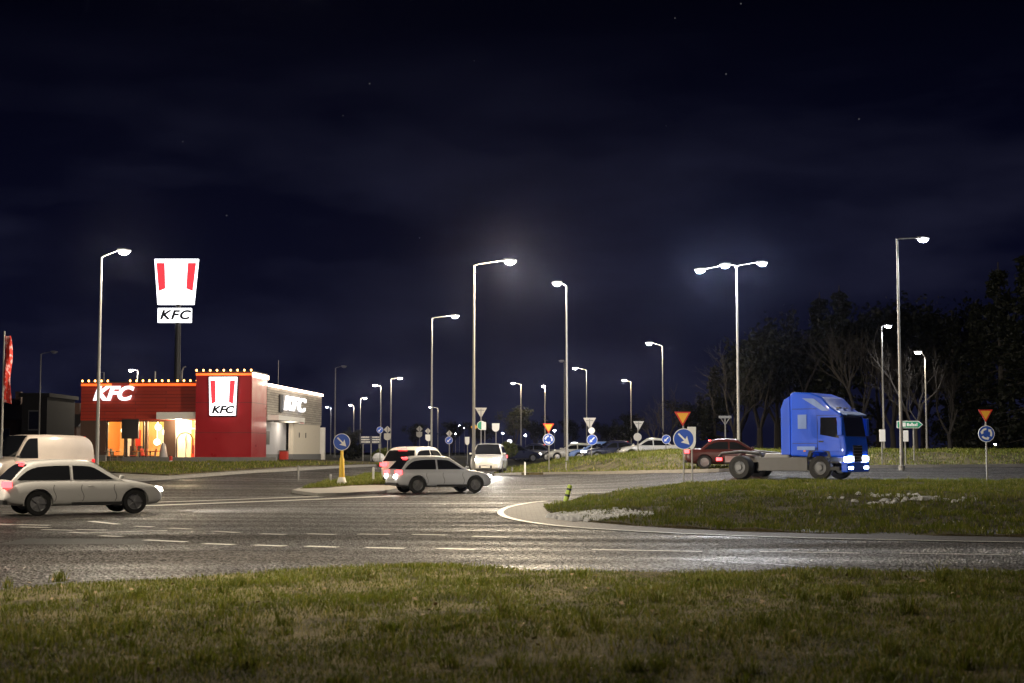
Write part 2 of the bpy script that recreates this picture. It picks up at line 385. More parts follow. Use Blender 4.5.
def blades(name, poly, n, hgt, wid, off, extra=None, label=None, m='blade', patch=1.0, view=True, straw=.1, seed=1, centers=None):
    rng = np.random.default_rng(seed)
    xs = [p[0] for p in poly]; ys = [p[1] for p in poly]
    x = rng.uniform(min(xs), max(xs), n * 6); y = rng.uniform(min(ys), max(ys), n * 6)
    k = inside(x, y, poly)
    if view: k &= np.abs(x) < y * .385 + 1.0
    bare = vnoise(x, y, 1.3 * patch, seed + 7) + .5 * vnoise(x, y, 5 * patch, seed + 8); k &= (bare > -.62) | (rng.random(len(x)) < .25)
    x, y = x[k][:n], y[k][:n]; n = len(x)
    if centers: x = x[rng.integers(centers, size=n)] if False else x
    if centers:
        ci = rng.integers(min(centers, n), size=n); x = x[ci] + rng.normal(0, .05, n); y = y[ci] + rng.normal(0, .05, n)
    g = vnoise(x, y, 2.2 * patch, seed) * .6 + vnoise(x, y, 9 * patch, seed + 1) * .5
    z = np.array([h(a, b) + off + (extra(a, b) if extra else 0) for a, b in zip(x, y)])
    H = hgt * np.clip(.95 + .85 * g, .18, 2.3) * rng.uniform(.55, 1.25, n) * np.where(vnoise(x, y, 4 * patch, seed + 9) > .85, 1.9, 1)
    a = rng.uniform(0, 2 * PI, n); lean = rng.uniform(.25, 1.15, n) * H; la = rng.uniform(0, 2 * PI, n)
    w = wid * rng.uniform(.6, 1.3, n)
    ca, sa = np.cos(a) * w / 2, np.sin(a) * w / 2
    V = np.zeros((n, 5, 3), np.float32)
    V[:, 0] = np.stack([x - ca, y - sa, z - .01], 1); V[:, 1] = np.stack([x + ca, y + sa, z - .01], 1)
    mx, my = x + np.cos(la) * lean * .35, y + np.sin(la) * lean * .35
    V[:, 2] = np.stack([mx + ca * .8, my + sa * .8, z + H * .6], 1); V[:, 3] = np.stack([mx - ca * .8, my - sa * .8, z + H * .6], 1)
    V[:, 4] = np.stack([x + np.cos(la) * lean, y + np.sin(la) * lean, z + H * np.sqrt(np.clip(1 - (lean / H) ** 2 * .5, .2, 1))], 1)
    b = (np.arange(n) * 5)[:, None]
    loops = np.concatenate([b + np.array([[0, 1, 2, 3]]), b + np.array([[3, 2, 4]])], 1).ravel()
    st = np.stack([np.arange(n) * 7, np.arange(n) * 7 + 4], 1).ravel()
    me = bpy.data.meshes.new(name); me.vertices.add(n * 5); me.vertices.foreach_set('co', V.ravel())
    me.loops.add(n * 7); me.loops.foreach_set('vertex_index', loops.astype(np.int32))
    me.polygons.add(n * 2); me.polygons.foreach_set('loop_start', st.astype(np.int32))
    me.update(calc_edges=True)
    t = np.clip(.40 + .30 * g + rng.normal(0, .13, n), 0, .8); t[rng.random(n) < straw] = rng.uniform(.85, 1)
    at_ = me.attributes.new('tint', 'FLOAT', 'POINT'); at_.data.foreach_set('value', np.repeat(t, 5).astype(np.float32))
    me.materials.append(M[m])
    o = bpy.data.objects.new(name, me); COL.objects.link(o)
    return tag(o, label, 'grass', None, 'stuff')

# base terrain, reaching the horizon
gx = [-900, -500, -300, -180, -120, -90] + list(range(-70, 71, 5)) + [90, 120, 180, 300, 500, 900]
gy = [-60, -20, 0] + list(range(4, 150, 4)) + [160, 180, 210, 250, 320, 420, 600, 900, 1500]
b = MB(); b.v = [(x, y, h(x, y) - (.45 if y < 99 else .0)) for y in gy for x in gx]
nx = len(gx); b.f = [(j * nx + i, j * nx + i + 1, (j + 1) * nx + i + 1, (j + 1) * nx + i) for j in range(len(gy) - 1) for i in range(nx - 1)]
tag(b.build('ground', M['far_soil'], smooth=True), 'dark field and soil stretching away behind the junction', 'ground', None, 'structure')

sheet('road', [(-75, 8), (75, 8), (75, 99), (-75, 99)], 0, M['asphalt'], 3.0)

def dens(pts, n=4):
    out = []
    for i in range(len(pts) - 1):
        for k in range(n):
            t = k / n; out.append((pts[i][0] * (1 - t) + pts[i + 1][0] * t, pts[i][1] * (1 - t) + pts[i + 1][1] * t))
    return out + [pts[-1]]
# near verge the photographer stands on
edge = [gp(x, y) for x, y in ((-330, 634), (-120, 612), (0, 598), (110, 590), (220, 581), (330, 575), (430, 571), (520, 573), (620, 576), (800, 578), (1024, 579), (1300, 580))]
near_poly = dens(edge, 3) + [(18, 4), (18, -6), (-18, -6), (-18, 4)]
def near_extra(x, y): return .055 + .04 * math.sin(x * .9 + y * .5) * math.sin(y * .7) + .022 * math.sin(x * 2.3 - y * 1.7)
sheet('verge', near_poly, .02, M['soil'], .8, .20, near_extra)
blades('grass', near_poly, 170000, .055, .008, .02, near_extra, 'rough short lawn in front of the road, darker towards the viewer', straw=.07, patch=1.0)
blades('grass', [(-6.8, 14.2), (6.8, 14.2), (7.0, 9), (-7.0, 9)], 7000, .10, .006, .02, near_extra, 'sparse taller dry stems scattered through the lawn', straw=.75, seed=5)

blades('grass', [(-6.8, 18.8), (6.8, 18.8), (5.4, 10), (-5.4, 10)], 5200, .12, .009, .02, near_extra, 'darker taller tufts dotted over the lawn', straw=.12, seed=15, centers=95)
blades('grass', [(p[0], p[1] - .35) for p in near_poly], 3000, .035, .010, .02, near_extra, 'ragged longer tufts along the road edge of the lawn', straw=.3, seed=18, centers=140)
rng = np.random.default_rng(31); b = MB()
for i in range(260):
    y_ = rng.uniform(10, 18.6); x_ = rng.uniform(-1, 1) * y_ * .37; z_ = h(x_, y_) + .02 + near_extra(x_, y_) + rng.uniform(.015, .05); s_ = rng.uniform(.012, .038); a_ = rng.uniform(0, 6.28); c_, d_ = math.cos(a_) * s_, math.sin(a_) * s_; t1, t2 = rng.uniform(-.6, .6, 2) * s_
    b.add([(x_ - c_, y_ - d_, z_ - t1), (x_ + d_ * .6, y_ - c_ * .6, z_ - t2), (x_ + c_, y_ + d_, z_ + t1), (x_ - d_ * .6, y_ + c_ * .6, z_ + t2)], [(0, 1, 2, 3)])
tag(b.build('leaves', mat('dead_leaf', (.22, .15, .07), .8, noise=.5, nscale=3)), 'dead brown leaves strewn over the lawn', 'leaves', None, 'stuff')

# central island
isl_near = [gp(x, y) for x, y in ((543, 507), (548, 512), (560, 517.5), (590, 522.5), (640, 526.5), (720, 531), (820, 534), (1024, 537.5), (1300, 540))]
isl_poly = dens(isl_near, 3) + [(31, 40), (31, 55), (24, 59), (16, 59), (10, 57.5), (6, 54.5), (3.2, 50.5), (1.8, 47)]
def isl_extra(x, y):
    return (.50 * sm(y, 30, 44) * (1 - .75 * sm(y, 50, 60)) * sm(x, .3, 8) + .035 * math.sin(x * 1.7 + y) * sm(x, 1, 3) + .03 * math.sin(x * 3.1 - y * 1.3) * sm(x, 1, 3))
sheet('traffic_island', isl_poly, .02, M['soil'], .8, .03, isl_extra)
blades('grass', isl_poly, 70000, .11, .018, .02, isl_extra, 'unmown grass covering the mounded traffic island', straw=.06, seed=2, patch=.9)
# paved apron and white edge line round the island
line_px = [(545, 501.5), (528, 503.5), (510, 507), (501, 511.5), (503, 516), (516, 520), (538, 524), (570, 527.5), (620, 531), (700, 535), (800, 538.5), (912, 541), (1024, 543), (1300, 546)]
line_w = [gp(*p) for p in line_px]
sheet('apron', dens(line_w[1:], 3) + [gp(1300, 539), gp(1024, 536), gp(720, 529), gp(600, 521), gp(556, 512), gp(560, 505), gp(556, 502)], .010, M['cobble'], 1.5, .012)
def smooth_line(pts, n=6):
    P = [Vector((p[0], p[1], 0)) for p in pts]; P = [P[0] * 2 - P[1]] + P + [P[-1] * 2 - P[-2]]; out = []
    for i in range(1, len(P) - 2):
        for k in range(n):
            t = k / n
            out.append(.5 * ((2 * P[i]) + (P[i + 1] - P[i - 1]) * t + (2 * P[i - 1] - 5 * P[i] + 4 * P[i + 1] - P[i + 2]) * t * t + (3 * P[i] - P[i - 1] - 3 * P[i + 1] + P[i + 2]) * t ** 3))
    return out + [P[-2]]
def stripe(name, pts, w, off=.045, m='mark'):
    P = smooth_line(pts, 6) if len(pts) > 2 else [Vector((*pts[0], 0)).lerp(Vector((*pts[1], 0)), i / 4) for i in range(5)]
    b = MB()
    for i, p in enumerate(P):
        t = P[min(i + 1, len(P) - 1)] - P[max(i - 1, 0)]; t.normalize(); n = Vector((-t.y, t.x, 0)) * w / 2
        for q in (p - n, p + n): b.v.append((q.x, q.y, h(q.x, q.y) + off))
    b.f = [(2 * i, 2 * i + 1, 2 * i + 3, 2 * i + 2) for i in range(len(P) - 1)]
    return b
tag(stripe('m', line_w, .18, .016).build('road_marking', M['mark']), 'white edge line curving round the tip of the traffic island', 'road marking', None, 'structure')
dash = [(145, 540.5, 186, 542.5), (204, 544, 234, 545), (255, 545.5, 285, 546.5), (306, 546.5, 338, 547.5), (366, 548, 404, 549), (437, 549, 475, 550),
        (135, 526.5, 153, 527.3), (170, 528.5, 190, 529.3), (213, 531.5, 238, 533), (261, 534, 285, 535), (307, 534, 335, 535), (358, 534.3, 390, 535), (413, 534.8, 446, 535.6), (473, 536.7, 508, 537.5),
        (-10, 524, 13, 525.3), (17, 525, 50, 525.6), (18, 527.3, 50, 528), (42, 530, 74, 530.6), (70, 532.5, 88, 533.5), (100, 536, 122, 537), (90, 521.5, 118, 524.5), (76, 530, 106, 530.4)]
b = MB()
for q in dash: 
    t = stripe('m', [gp(q[0], q[1]), gp(q[2], q[3])], .2, .007); b.add(t.v, t.f)
tag(b.build('road_marking', M['mark']), 'dashed white lane lines on the near carriageway', 'road marking', None, 'structure')
b = MB()
for q, w in (((592, 550, 702, 552), .12), ((760, 552, 860, 553.5), .1), ((900, 553.5, 1010, 555.5), .12), ((572, 493.6, 613, 492), .14), ((590, 484.8, 601, 484.6), .2), ((520, 490, 545, 489), .15), ((655, 489.5, 668, 489), .2), ((90, 533, 167, 531), .16)):
    t = stripe('m', [gp(q[0], q[1]), gp(q[2], q[3])], w, .007); b.add(t.v, t.f)
tag(b.build('road_marking', M['mark']), 'worn thin lane lines on the asphalt beside the island', 'road marking', None, 'structure')
b = MB()
for q, w in (((128, 506.5, 398, 496), .55), ((140, 503, 330, 496), .35)):
    t = stripe('m', [gp(q[0], q[1]), gp(q[2], q[3])], w, .007); b.add(t.v, t.f)
tag(b.build('road_marking', M['mark']), 'broad white stop line across the mouth of the side road', 'road marking', None, 'structure')

def gpi(px, py):
    r = ray(px, py); d = 20.0
    while d < 70:
        p = Vector((0, 0, CAMZ)) + r * (d / r.y)
        if p.z <= h(p.x, p.y) + .02 + isl_extra(p.x, p.y): break
        d += .05
    return (p.x, p.y)
b = MB(); rng = random.Random(21)
for (x, y, a, n) in ((-7, 25, .1, 9), (2, 23, -.05, 10), (-3, 29.5, .3, 7), (6, 24.5, .02, 8), (-9, 31, .6, 6), (-2.5, 45, 1.2, 7)):
    P = []
    for k in range(n): P.append((x, y)); a += rng.uniform(-.35, .35); x += .55 * math.cos(a); y += .55 * math.sin(a)
    t = stripe('m', P, .05, .005); b.add(t.v, t.f)
tag(b.build('road_crack', mat('tar_seal', (.008, .008, .008), .35)), 'tar-sealed cracks wandering over the near carriageway', 'road crack', None, 'structure')
b = MB()
for q in ((-9.5, 26.4, -6.9, 28.2),):
    b.add([(q[0], q[1], h(q[0], q[1]) + .004), (q[2], q[1] + .1, h(q[2], q[1]) + .004), (q[2] + .1, q[3], h(q[2], q[3]) + .004), (q[0] - .05, q[3], h(q[0], q[3]) + .004)], [(0, 1, 2, 3)])
tag(b.build('asphalt_patch', mat('fresh_asphalt', (.018, .018, .018), .6, noise=.4, nscale=18, bump=1)), 'darker repaired patch in the near carriageway', 'asphalt patch', None, 'structure')
# snow left on the island
def snow(px, py, rx, ry, n, seed, label):
    rng = random.Random(seed); c = gpi(px, py); b = MB()
    for i in range(n):
        a = rng.uniform(0, 2 * PI); r = math.sqrt(rng.random()); x = c[0] + math.cos(a) * r * rx; y = c[1] + math.sin(a) * r * ry
        s = rng.uniform(.10, .36) * (1.25 - r * .9); pts = [(s * rng.uniform(.6, 1.2) * math.cos(k * PI / 4), .8 * s * rng.uniform(.6, 1.2) * math.sin(k * PI / 4)) for k in range(8)]
        z0 = h(x, y) + .02 + isl_extra(x, y)
        b.add([(x + p[0], y + p[1], z0 - .02) for p in pts] + [(x + p[0] * .6, y + p[1] * .6, z0 + .02 + rng.uniform(.01, .06)) for p in pts],
              [(k, (k + 1) % 8, 8 + (k + 1) % 8, 8 + k) for k in range(8)] + [tuple(range(8, 16))])
    return tag(b.build('snow', M['snow'], smooth=True), label, 'snow', None, 'stuff')
snow(600, 515.5, 1.35, 2.2, 430, 3, 'patch of old snow at the tip of the traffic island')
snow(903, 497, 2.0, 1.6, 45, 4, 'scattered lumps of old snow on top of the island mound')

# far verge, on both sides of the lorry
fv_near = [gp(x, y) for x, y in ((492, 476), (515, 475), (550, 474.5), (600, 474), (650, 473), (690, 472), (730, 471))] + [(X(790, 69.5), 69.5), (X(860, 70), 70), (X(940, 70.5), 70.5), (X(1024, 71), 71), (X(1200, 71), 71)]
fv_poly = dens(fv_near, 2) + [(48, 96), (10, 97), (1.0, 97), (-.2, 92)]
def fv_extra(x, y):
    d0 = 78.6 - 8.8 * sm(x, 1.5, 8)
    return .42 * sm(y, d0 + .5, d0 + 6) * sm(x, 0, 4) + .03 * math.sin(x * 1.3) * math.sin(y * .9)
sheet('verge', fv_poly, .10, M['soil'], 1.4, .12, fv_extra)
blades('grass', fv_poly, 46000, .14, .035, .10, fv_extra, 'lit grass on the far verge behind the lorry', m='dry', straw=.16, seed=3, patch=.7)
# kerb of the far verge
def kerb(pts, off=.13, w=.16, label=''):
    P = smooth_line(pts, 4); b = MB(); V = []
    for i, p in enumerate(P):
        t = P[min(i + 1, len(P) - 1)] - P[max(i - 1, 0)]; t.normalize(); n = Vector((-t.y, t.x, 0)) * w
        z = h(p.x, p.y)
        V += [(p.x - n.x, p.y - n.y, z - .05), (p.x - n.x, p.y - n.y, z + off), (p.x - n.x * .05, p.y - n.y * .05, z + off), (p.x - n.x * .05, p.y - n.y * .05, z - .05)]
    f = [(4 * i + k, 4 * i + (k + 1) % 4, 4 * i + 4 + (k + 1) % 4, 4 * i + 4 + k) for i in range(len(P) - 1) for k in range(4)]
    b.add(V, f); return tag(b.build('kerb', M['kerb'], bevel=0), label, 'kerb', None, 'structure')
kerb(fv_near, label='concrete kerb along the far verge')

# lawn and pavement in front of the restaurant
lf_near = [gp(x, y) for x, y in ((20, 487), (150, 480.5), (230, 474.5), (330, 468.5), (420, 465.5))]
lf_far = [(-6.5, 93), (-13, 86.5), (-32, 84.5), (-38, 84)]
sheet('pavement', dens(lf_near, 3) + [(-4.5, 97), (-15, 97), (-45, 97), (-45, 80)], .11, M['slab'], 1.6, .12)
lw = [(p[0] + .3, p[1] + 2.4) for p in lf_near[1:]]
lawn = dens(lw, 3) + lf_far[:3] + [(-30, 80)]
sheet('lawn', lawn, .16, M['soil'], 1.4, .05)
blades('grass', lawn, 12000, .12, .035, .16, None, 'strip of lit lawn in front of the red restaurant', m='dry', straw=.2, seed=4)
kerb(lf_near, label='concrete kerb of the side road in front of the restaurant')
# splitter island with the yellow post
sp = [gp(x, y) for x, y in ((292, 493), (318, 496.5), (345, 496), (384, 493.5), (408, 489), (420, 482), (415, 474), (380, 475), (345, 480), (315, 486))]
sheet('splitter_island', sp, .12, M['kerb'], 1.0, .13)
sp2 = [gp(x, y) for x, y in ((300, 491.5), (325, 491), (352, 488.5), (395, 487), (410, 481), (405, 475), (372, 476.5), (345, 481.5), (318, 487))]
sheet('lawn', sp2, .14, M['soil'], 1.0, .03)
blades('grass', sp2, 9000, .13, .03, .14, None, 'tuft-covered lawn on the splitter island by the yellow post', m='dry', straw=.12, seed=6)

# ------------------------------------------------------------------ street lamps
POWER = .55
WARM = (1, .80, .54); NEUT = (1, .86, .66); COOL = (.93, .95, 1)
def street_lamp(px, d, ytop, heads, label, lit=True, power=5200, col=NEUT, cool=False, r=.082, beam=0, aim=None):
    """heads: list of (px, py) of each luminaire as seen; mast of galvanised steel"""
    top = at(px, ytop, d); g = h(top.x, d)
    t = empty('street_lamp', (top.x, d, g), 0, label, 'street lamp', 'street lamps')
    H = top.z - g
    MB().tube([(0, 0, -.2), (0, 0, .9), (0, 0, .95), (0, 0, H)], [r * 1.15, r * 1.1, r, r * .52], 12).build('pole', M['steel'], t, smooth=True)
    MB().lathe([(r * 1.9, 0), (r * 1.9, .22), (r * 1.3, .24)], 12).build('base_flange', M['steel'], t)
    MB().box(r * 1.02, r * 1.02 + .012, -.05, .05, .55, .88).build('hatch', M['dsteel'], t)
    far = d > 140
    for i, (hx, hy) in enumerate(heads):
        q = at(hx, hy, d); dx = q.x - top.x; dz = q.z - top.z
        sgn = 1 if dx > 0 else -1
        start = (0, 0, H - .03)
        if i == 2: start = (heads_prev[0], 0, heads_prev[1])
        MB().tube([(start[0], 0, start[2]), (start[0] + (dx - start[0]) * .12, 0, H + dz * .15 + .02), (dx - sgn * .18, 0, H + dz + .05)], [r * .46, r * .40, r * .3], 8).build('arm', M['steel'], t, smooth=True)
        heads_prev = (dx + sgn * .2, H + dz + .04)
        L_ = .31; z0 = H + dz
        prof = [(dx - sgn * L_, z0 + .00), (dx + sgn * L_, z0 + .0), (dx + sgn * L_ * .95, z0 + .06), (dx + sgn * .05, z0 + .12), (dx - sgn * L_ * .9, z0 + .11)]
        hd = MB().prism(prof, -.12, .12).build('lamp_head', M['lamp_body'], t, bevel=.02)
        le = MB().lathe([(.02, -.21), (.14, -.18), (.215, -.10), (.25, -.002)], 14)
        le.v = [(p[0] * 1.05 + dx, p[1] * .6, p[2] * .8 + z0) for p in le.v]
        le.build('lens', (M['lens_cool'] if cool else M['lens']) if lit else M['lens_off'], hd, smooth=True)
        if lit and beam: lamp('lamp_light', t, (dx, 0, z0 - .30), 'SPOT', power * POWER, col, .09, (Vector(aim) - Vector((top.x + dx, d, g + z0 - .3))).to_track_quat('-Z', 'Y').to_euler() if aim else (0, 0, 0), R(beam), 1.0)
        elif lit: lamp('lamp_light', t, (dx, 0, z0 - .30), 'POINT', power * POWER, col, .09)
    return t
LAMPS = [
    (101.5, 62, 257, [(124, 251)], 'tall lit lamp in front of the red restaurant, its arm reaching right', True, 5200, NEUT),
    (474, 66, 265, [(510, 261)], 'tall lamp with the brightest warm glow, beside the silver hatchback', True, 22000, WARM),
    (432, 100, 318, [(455, 316)], 'lit lamp with arm to the right, its mast rising behind the pale estate car', True, 5200, NEUT),
    (566.5, 84, 286, [(557, 283)], 'tall lit lamp with short left arm, next to a thin unlit mast', True, 5200, NEUT),
    (662.5, 125, 346, [(649, 343)], 'lit lamp with left arm, standing by the bare forked tree', True, 5600, NEUT),
    (897, 68, 239, [(923, 239)], 'tallest lamp on the right-hand verge, horizontal arm over the direction sign', True, 5200, COOL),
    (881.5, 110, 326, [(888, 326)], 'lit lamp with a very short arm and a pale plate on its pole', True, 4600, COOL),
    (925, 105, 357, [(918, 352)], 'shorter lit lamp in front of the bare branches beside the direction sign', True, 4200, NEUT),
    (41, 130, 354, [(54, 352)], 'unlit grey lamp rising behind the white van', False, 0, NEUT),
    (39, 240, 398, [(44, 399)], 'small far lit lamp seen low behind the white van', True, 5000, COOL),
    (138, 160, 370.5, [(131, 370)], 'lit lamp whose head shows just above the restaurant roof', True, 5000, NEUT),
    (335.5, 155, 368, [(344, 366.5)], 'unlit lamp to the right of the restaurant side wall', False, 0, NEUT),
    (360.5, 230, 399, [(365, 398)], 'small lit lamp left of the twin direction board', True, 5000, NEUT),
    (381, 195, 386.5, [(375, 385)], 'lit lamp with left arm behind the small round blue sign', True, 5000, NEUT),
    (391, 170, 379, [(400, 378)], 'lit lamp with right arm behind the grey diamond sign', True, 5000, NEUT),
    (354, 280, 406, [(350, 405)], 'tiny far lit lamp between the restaurant and the direction board', True, 5000, NEUT),
    (331, 300, 408, [(327, 407)], 'tiny far lamp close to the restaurant side wall', True, 4000, COOL),
    (438, 290, 408, [(430.5, 407)], 'tiny far lit lamp seen against the tall mast behind the estate car', True, 5000, NEUT),
    (521, 195, 384.5, [(513, 383)], 'lit lamp with left arm right of the oncoming pale car', True, 5200, WARM),
    (545, 200, 388, [(543.5, 386)], 'lit lamp straight behind the yellow and blue roundabout sign', True, 5000, NEUT),
    (586.5, 165, 370, [(575, 368)], 'lit lamp with left arm behind the grey give-way sign back', True, 5400, NEUT),
    (631, 190, 382, [(624, 380)], 'lit lamp left of the pair of grey and cream sign backs', True, 5200, WARM),
    (564.3, 150, 361, [(561.5, 361)], 'thin unlit mast with a stub arm close to the tall lit lamp', False, 0, NEUT),
]
for a in LAMPS:
    street_lamp(a[0], a[1], a[2], a[3], a[4], a[5], a[6], a[7], cool=a[7] is COOL, r=.082 if a[1] < 130 else .085, beam=150 if a[0] > 850 else 0)
street_lamp(736.5, 76, 266, [(762, 263), (725, 265), (700, 270)], 'tall three-headed lamp behind the lorry, the right head dazzling blue-white', True, 5600, COOL, cool=True)
# unseen lamps added beside the frame to light lawn, signs and vehicles
t = t = street_lamp(-100, 20.5, -160, [(262, -172)], 'added unseen lamp leaning over the near carriageway', True, 18500, NEUT, beam=94)
lp = [c for c in kids(t) if c.type == 'LIGHT'][0]
lamp('lamp_light', t, tuple(lp.location), 'SPOT', 8000 * POWER, NEUT, .09, (0, 0, 0), R(162), .25)  # second, wider light added here to brighten the white hatchback
street_lamp(-330, 34, 120, [(-300, 112)], 'added unseen lamp at the car park edge, head tilted inwards', True, 27000, NEUT, beam=125, aim=(-9, 48, 0))  # unseen flood added to light the hatchback and the keep-right sign
street_lamp(1250, 29, 20, [(1215, 10)], 'added unseen lamp beside the roundabout, head tilted across it', True, 15000, NEUT, beam=62, aim=(11, 60, 2.2))  # unseen flood added to light the lorry and the island signs
for px, py, d, lab in ((459.5, 426, 330, 'small blue-white far light left of the white shield sign'), (464.5, 428.5, 380, 'faint far light beside the blue-white one'), (455.5, 434, 300, 'low bright bluish light behind the blue ring sign'),
                      (502.5, 433.5, 340, 'single faint far light right of the white shield sign'), (525.5, 436, 320, 'low far light behind the parked navy cars'), (626.5, 429.5, 360, 'faint far light left of the tall right-hand group of masts'),
                      (995.5, 445, 260, 'faint far light right of the roundabout sign, left of its twin'), (1007, 445, 270, 'faintest far light at the edge of the dark wood'), (554.5, 431, 300, 'pale far light touching the yellow triangle sign')):
    p = at(px, py, d); g = h(p.x, d)
    t = empty('path_lamp', (p.x, d, g), 0, lab, 'lamp post', 'far low lamps')
    MB().tube([(0, 0, 0), (0, 0, p.z - g)], [.07, .05], 6).build('pole', M['dsteel'], t)
    MB().ball((0, 0, p.z - g + .1), .22 if d < 330 else .16, 8, 1.2, 1, .8).build('globe', M['lens_cool'], t, smooth=True)

# ------------------------------------------------------------------ traffic signs
def disc_poly(r, n=28, cx=0, cz=0): return [(cx + r * math.cos(2 * PI * k / n), cz + r * math.sin(2 * PI * k / n)) for k in range(n)]
def rot2(pts, a): c, s = math.cos(a), math.sin(a); return [(p[0] * c - p[1] * s, p[0] * s + p[1] * c) for p in pts]
def sign(px, d, els, label, base=None, name='traffic_sign', post='steel', r=.034, ztop=None, group='traffic signs', gz=None):
    x = X(px, d); g = h(x, d) if gz is None else gz
    t = empty(name, (x, d, g), 0, label, 'traffic sign', group)
    top = 0
    for e in els:
        kind, cx, cy, w = e[:4]; p = at(cx, cy, d); ox, oz = p.x - x, p.z - g; s = w * d / F   # s = full width in metres
        top = max(top, oz + s * .3); T = lambda pts: [(q[0] + ox, q[1] + oz) for q in pts]
        y0 = -.075
        if kind in ('tri', 'tri_back'):
            hh = s * .87; tri = [(-s / 2, hh / 2), (s / 2, hh / 2), (0, -hh / 2)]
            def inset(k): return [(a * k, (b_ - hh / 6) * k + hh / 6) for a, b_ in tri]
            pn = MB().prism(T(tri), y0, y0 + .025).build('triangle_panel', M['red_border'] if kind == 'tri' else M['sign_back'], t, bevel=.006)
            if kind == 'tri': MB().prism(T(inset(.70)), y0 - .006, y0 - .001).build('yellow_field', M['yellow_sign'], pn)
            else: MB().box(ox - .03, ox + .03, y0 - .03, y0 - .003, oz - hh * .42, oz + hh * .42).box(ox - s * .28, ox + s * .28, y0 - .022, y0 - .004, oz + hh * .22, oz + hh * .30).build('bracket', M['dsteel'], pn)
        elif kind in ('arrow_dr', 'slash', 'round', 'disc', 'disc_green'):
            R_ = s / 2
            pn = MB().prism(T(disc_poly(R_)), y0, y0 + .025).build('disc_panel', M['white_sheet'] if kind != 'disc' else M[e[4]], t)
            if kind in ('arrow_dr', 'slash', 'round'):
                MB().prism(T(disc_poly(R_ * .93)), y0 - .005, y0 - .001).build('blue_field', M['blue_sign'], pn)
                if kind == 'arrow_dr':
                    a = -PI / 4
                    pts = [(-.72, -.085), (.12, -.085), (.02, -.42), (.75, 0), (.02, .42), (.12, .085), (-.72, .085)]
                    MB().prism(T(rot2([(p_[0] * R_, p_[1] * R_) for p_ in pts], a)), y0 - .010, y0 - .006).build('arrow_symbol', M['white_sheet'], pn)
                elif kind == 'slash':
                    pts = [(-.62, -.10), (.2, -.10), (.2, -.32), (.7, 0), (.2, .32), (.2, .10), (-.62, .10)]
                    MB().prism(T(rot2([(p_[0] * R_, p_[1] * R_) for p_ in pts], PI + PI / 4)), y0 - .010, y0 - .006).build('arrow_symbol', M['white_sheet'], pn)
                else:
                    b = MB()
                    for k in range(3):
                        a0 = PI / 2 + k * 2 * PI / 3
                        arc = [(R_ * .46 * math.cos(a0 + j * .2), R_ * .46 * math.sin(a0 + j * .2)) for j in range(7)] + [(R_ * .70 * math.cos(a0 + j * .2), R_ * .70 * math.sin(a0 + j * .2)) for j in range(6, -1, -1)]
                        for j in range(6): b.prism(T([arc[j], arc[j + 1], arc[12 - j], arc[13 - j]]), y0 - .010, y0 - .006)
                        ae = a0 + 1.2; b.prism(T([(R_ * .34 * math.cos(ae), R_ * .34 * math.sin(ae)), (R_ * .82 * math.cos(ae), R_ * .82 * math.sin(ae)), (R_ * .58 * math.cos(ae + .5), R_ * .58 * math.sin(ae + .5))]), y0 - .010, y0 - .006)
                    b.build('arrow_symbol', M['white_sheet'], pn)
            if kind == 'disc_green': MB().prism(T([p_ for p_ in disc_poly(R_ * .9, 40) if p_[0] <= .01]), y0 - .005, y0 - .001).build('green_field', M['green_sheet'], pn)
        elif kind == 'diamond':
            a = s / 2; pn = MB().prism(T([(-a, 0), (0, -a), (a, 0), (0, a)]), y0, y0 + .025).build('diamond_panel', M[e[4]], t)
            MB().box(ox - .035, ox + .035, y0 - .02, y0 - .003, oz - a * .8, oz + a * .8).build('bracket', M['dsteel'], pn)
        elif kind == 'shield':
            a = s / 2; k = e[5] if len(e) > 5 else 1
            pts = [(-a, a * k)] + [(a, a * k)] + [(a * math.cos(q) * (1 if 0 else 1), -a * k * .1 + a * k * .9 * math.sin(q)) for q in [-j * PI / 10 for j in range(1, 10)]]
            MB().prism(T(pts), y0, y0 + .025).build('shield_panel', M[e[4]], t)
        elif kind == 'plate':
            hh = e[5] * d / F; MB().box(ox - s / 2, ox + s / 2, y0, y0 + .03, oz - hh / 2, oz + hh / 2).build('plate_panel', M[e[4]], t, bevel=.008)
    if post == 'steel' or post == 'dsteel':
        MB().tube([(0, 0, -.25), (0, 0, top)], r, 8).build('post', M[post], t, smooth=True)
    return t
iz = lambda px, d: h(X(px, d), d) + .02 + isl_extra(X(px, d), d)
fz = lambda px, d: h(X(px, d), d) + .10 + fv_extra(X(px, d), d)
sign(683.5, 55, [('tri', 682.5, 419, 16.5), ('arrow_dr', 683.5, 439, 21)], 'yellow triangle over round blue sign with white arrow, on the island before the red car', gz=iz(683.5, 55))
sign(986.5, 56.5, [('tri', 985, 416, 14.5), ('round', 985.8, 433.8, 16.5)], 'yellow triangle over round blue circling-arrows sign, alone before the dark wood', gz=iz(986.5, 56.5))
sign(549, 80, [('tri', 548.5, 428.5, 11.5), ('round', 548.6, 439.5, 11.5)], 'small yellow triangle over blue circling-arrows sign, left of the tall lit mast', gz=fz(549, 80))
sign(591.5, 86, [('tri_back', 589.5, 423.5, 13), ('disc', 591.5, 430.6, 6.5, 'plate'), ('slash', 592, 439.8, 10.5)], 'grey triangle back above a cream disc and a blue arrow sign', gz=fz(591, 86))
sign(638, 97, [('tri_back', 638.5, 426, 11), ('disc', 637.5, 437, 8, 'sign_back')], 'grey triangle back above a small dull disc on a thin post', gz=fz(638, 95))
sign(666, 96, [('slash', 666.2, 439.3, 9)], 'blue round sign with a white slanting arrow beside the bare tree', gz=fz(666, 95))
